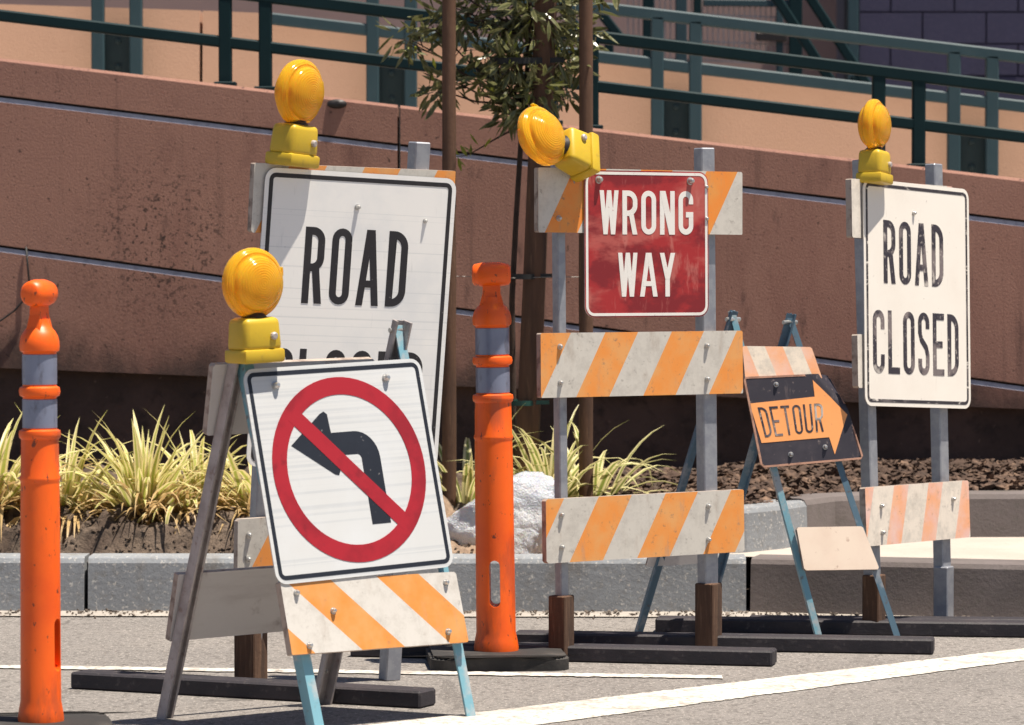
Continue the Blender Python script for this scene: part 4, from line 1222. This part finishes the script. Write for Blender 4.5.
# ---------------------------------------------------------------- crumpled plastic
bm = BM(); bmesh.ops.create_icosphere(bm, subdivisions=5, radius=1)
rnd = random.Random(21)
planes = [(V((rnd.gauss(0, 1), rnd.gauss(0, 1), rnd.gauss(0, 1))).normalized(), rnd.uniform(.52, .92)) for _ in range(34)]
for v in bm.verts:
    n_ = v.co.normalized()
    n2 = (n_ + .09 * noise.noise_vector(n_ * 2.6)).normalized()
    r_ = min([1.0] + [d_ / max(.05, n2.dot(q)) for q, d_ in planes])     # folded facets
    r_ += .05 * abs(noise.noise(n_ * 4.2 + V((5, 1, 2)))) + .012 * noise.noise(n_ * 15)
    x, y, z = n_.x * .21 * r_, n_.y * .15 * r_, n_.z * .235 * r_
    if x < -.02: z *= 1 - .32 * min(1, (-.02 - x) / .1)
    if z < -.09: z = -.09 + (z + .09) * .15; x *= 1.06
    v.co = (x * 1.22 - .01, y, (z + .085) * .87)
p = at(503, 556, 12.27)
o = link('crumpled_plastic', bm, M['bag'], None, Matrix.Translation((p.x, 12.27, .15)), smooth=22)
tag(o, 'crumpled white plastic wrapping behind the orange post, at the foot of the tree', 'plastic')

# ---------------------------------------------------------------- tree, stakes and ties
DT = 12.72
def soil_pt(px, d):
    x = (px - 512) / F * d; return V((x, d, soil_h(x, d) - .05))
tr = empty('young_tree', soil_pt(513, DT + .08), 'young tree with narrow dark green leaves held by timber stakes', 'tree')
D2 = DT + .08
tp = [soil_pt(512, D2), at(513, 400, D2), at(512, 300, D2), at(516, 220, D2), at(521, 140, D2), at(528, 60, D2), at(530, 0, D2), at(526, -90, D2), at(532, -200, D2)]
bm = BM(); tube(bm, tp, [.013, .0105, .0095, .009, .0085, .008, .0075, .006, .003], 9); link('trunk', bm, M['bark'], tr, smooth=179)
clusters = [(412, 40, .055, 42, -.05), (432, 28, .035, 18, -.05), (446, 80, .05, 40, -.03), (436, 92, .035, 20, -.03), (468, 22, .075, 60, 0), (500, 12, .08, 70, .02), (490, 58, .06, 46, -.02), (520, 92, .085, 80, -.03), (512, 112, .04, 24, -.05), (530, 40, .10, 90, .02),
            (556, 18, .08, 66, .0), (572, 52, .05, 34, .04), (548, 78, .06, 44, .05), (478, 84, .04, 16, 0), (566, 96, .035, 18, .03), (455, 8, .05, 26, .03), (583, 30, .035, 16, 0),
            (532, 14, .07, 60, -.13), (514, 62, .05, 40, -.12), (541, 88, .045, 34, -.13), (502, 92, .04, 26, -.1), (560, 62, .045, 30, -.1), (524, 112, .035, 26, -.12),
            (470, -40, .12, 90, .02), (540, -50, .14, 120, .0), (590, -30, .1, 70, .05), (500, -110, .14, 110, .04), (560, -130, .12, 90, -.03), (530, -190, .1, 70, 0), (430, -30, .08, 50, 0)]
brs = BM(); lv = BM(); uvl = lv.loops.layers.uv.new('UVMap'); yg = BM(); uvy = yg.loops.layers.uv.new('UVMap')
rnd = random.Random(12)
def leaf(bm, uvl, p, d, L, w):
    d = d.normalized(); s = d.cross(V((rnd.uniform(-1, 1), rnd.uniform(-1, 1), rnd.uniform(-1, 1)))).normalized(); nn = d.cross(s)
    rows = []
    for t, k in ((0, .12), (.3, .9), (.6, 1), (.85, .5), (1, .03)):
        q = p + d * (L * t) - nn * (L * .18 * t * t)
        rows.append([bm.verts.new(q - s * w * k / 2), bm.verts.new(q + nn * w * k * .12), bm.verts.new(q + s * w * k / 2)])
    for a, b_ in zip(rows, rows[1:]):
        for i in (0, 1):
            f = bm.faces.new((a[i], a[i+1], b_[i+1], b_[i]))
            for lp, u in zip(f.loops, (i / 2, (i + 1) / 2, (i + 1) / 2, i / 2)): lp[uvl].uv = (u, 0)
for (px, py, r_, n_, dy) in clusters:
    c = at(px, py, D2 + dy)
    # twig from the trunk a little lower
    z0 = c.z - abs(c.x - tp[4].x) * .25 - .05
    best = min(range(len(tp) - 1), key=lambda i: abs((tp[i].z + tp[i+1].z) / 2 - z0))
    s0 = tp[best].lerp(tp[best + 1], .5)
    mid = s0.lerp(c, .55) + V((0, rnd.uniform(-.02, .02), -.02))
    tube(brs, [s0, s0.lerp(mid, .5) + V((0, 0, -.008)), mid, mid.lerp(c, .6) + V((0, 0, .006)), c], [.0055, .0045, .0035, .0028, .0015], 6)
    for _ in range(3):
        e = c + V((rnd.gauss(0, 1), rnd.gauss(0, 1), rnd.gauss(0, .8))) * r_ * .7
        tube(brs, [mid.lerp(c, rnd.uniform(.3, 1)), e], [.0022, .001], 5)
    for _ in range(int(n_ * (1.15 if px < 480 else 1.6))):
        p = c + V((rnd.gauss(0, 1), rnd.gauss(0, 1), rnd.gauss(0, .85))) * r_ * .56
        d = (p - c).normalized() * .8 + V((rnd.uniform(-.8, .8), rnd.uniform(-.8, .8), rnd.uniform(-1.1, .5)))
        if rnd.random() < .05: leaf(yg, uvy, p, d, rnd.uniform(.03, .055), rnd.uniform(.009, .014))
        else: leaf(lv, uvl, p, d, rnd.uniform(.035, .085), rnd.uniform(.011, .020))
# the low sparse shoot by the left stake
s0 = at(516, 128, D2); pts = [s0, at(497, 138, D2), at(482, 147, D2), at(468, 155, D2), at(455, 157, D2)]
tube(brs, pts, [.004, .0032, .0025, .002, .001], 6)
for q, dx, dz in ((pts[3], -.03, .05), (pts[3], .01, .05), (pts[3], .04, .01), (pts[2], -.03, .03), (pts[2], .02, .04), (pts[4], -.05, .02), (pts[4], .01, -.06), (pts[4], -.02, .03), (pts[4], .03, -.05), (pts[3], -.02, .02)):
    leaf(yg if rnd.random() < .75 else lv, uvy if rnd.random() < 2 else uvl, q + V((rnd.gauss(0, .006), 0, rnd.gauss(0, .006))), V((dx, rnd.uniform(-.02, .02), dz)), .05, .014) if False else leaf(yg, uvy, q + V((rnd.gauss(0, .008), 0, rnd.gauss(0, .008))), V((dx, rnd.uniform(-.02, .02), dz)), .045, .012)
link('branches', brs, M['bark'], tr, smooth=179)
link('foliage', lv, M['leaf'], tr, recalc=False); link('young_leaves', yg, M['leaf_new'], tr, recalc=False)

def stake(px0, px1, d, r, label, ztop_):
    a = soil_pt(px0, d); t_ = at(px1, 0, d)
    b_ = a + (t_ - a) * ((ztop_ - a.z) / (t_.z - a.z))
    n = 14; bm = BM(); pts = []
    for i in range(n + 1):
        q = a.lerp(b_, i / n); q.x += .0025 * noise.noise(V((i * .7, px0, 0))); pts.append(q)
    tube(bm, pts, [r * (1.04 - .08 * i / n + .02 * noise.noise(V((i * 1.3, px0, 5)))) for i in range(n + 1)], 14)
    o = link('tree_stake', bm, M['stake'], smooth=60); tag(o, label, 'stake', 'timber stakes round the young tree'); return recentre(o)
stake(449, 449, 12.62, .0225, 'thin round timber tree stake rising behind the right edge of the half-hidden ROAD CLOSED sign', 2.35)
stake(524, 546, DT - .02, .037, 'thickest timber tree stake, in the middle, leaning slightly right', 2.4)
stake(586, 586, 12.62, .0225, 'thin round timber tree stake just behind the left upright of the WRONG WAY barricade', 2.3)
def tie(px0, px1, py, d, mat, label, thick=.016):
    bm = BM()
    a, c = at(px0, py, d), at(px1, py - 1, d)
    cx = (a + c) / 2; rx = (c.x - a.x) / 2
    n = 28; rr_ = []
    for i in range(n):
        t = 2 * math.pi * i / n
        x, y = cx.x + rx * math.cos(t), cx.y + .072 * math.sin(t)
        rr_.append([bm.verts.new((x * 1, y, cx.z - thick / 2)), bm.verts.new((x, y, cx.z + thick / 2)), bm.verts.new((cx.x + (rx - .004) * math.cos(t), cx.y + .068 * math.sin(t), cx.z + thick / 2)), bm.verts.new((cx.x + (rx - .004) * math.cos(t), cx.y + .068 * math.sin(t), cx.z - thick / 2))])
    for i in range(n):
        p, q = rr_[i], rr_[(i + 1) % n]
        for k in range(4): bm.faces.new((p[k], q[k], q[(k+1) % 4], p[(k+1) % 4]))
    bar(bm, c + V((-.02, -.045, 0)), c + V((.035, -.06, .002)), .003, thick * .8, (0, 0, 1))
    o = link('tree_tie', bm, M[mat], smooth=40); tag(o, label, 'tree tie', 'straps tying the tree to its stake'); recentre(o)
tie(508, 541, 277, DT, 'strap', 'black strap around the thick stake, level with the WRONG WAY sign')
tie(510, 538, 403, DT, 'strap_green', 'dark green strap around the thick stake, near the plants')
tie(494, 553, 62, DT, 'strap', 'uppermost black strap, among the leaves of the tree', .02)
bm = BM(); tube(bm, [at(450, 276, 12.66), at(480, 277, DT - .05), at(515, 278, DT - .06), at(550, 277, DT - .06), at(585, 277, 12.66)], .0012, 5)
o = link('stay_wire', bm, M['wire']); tag(o, 'thin wire strung between the tree stakes', 'wire'); recentre(o)
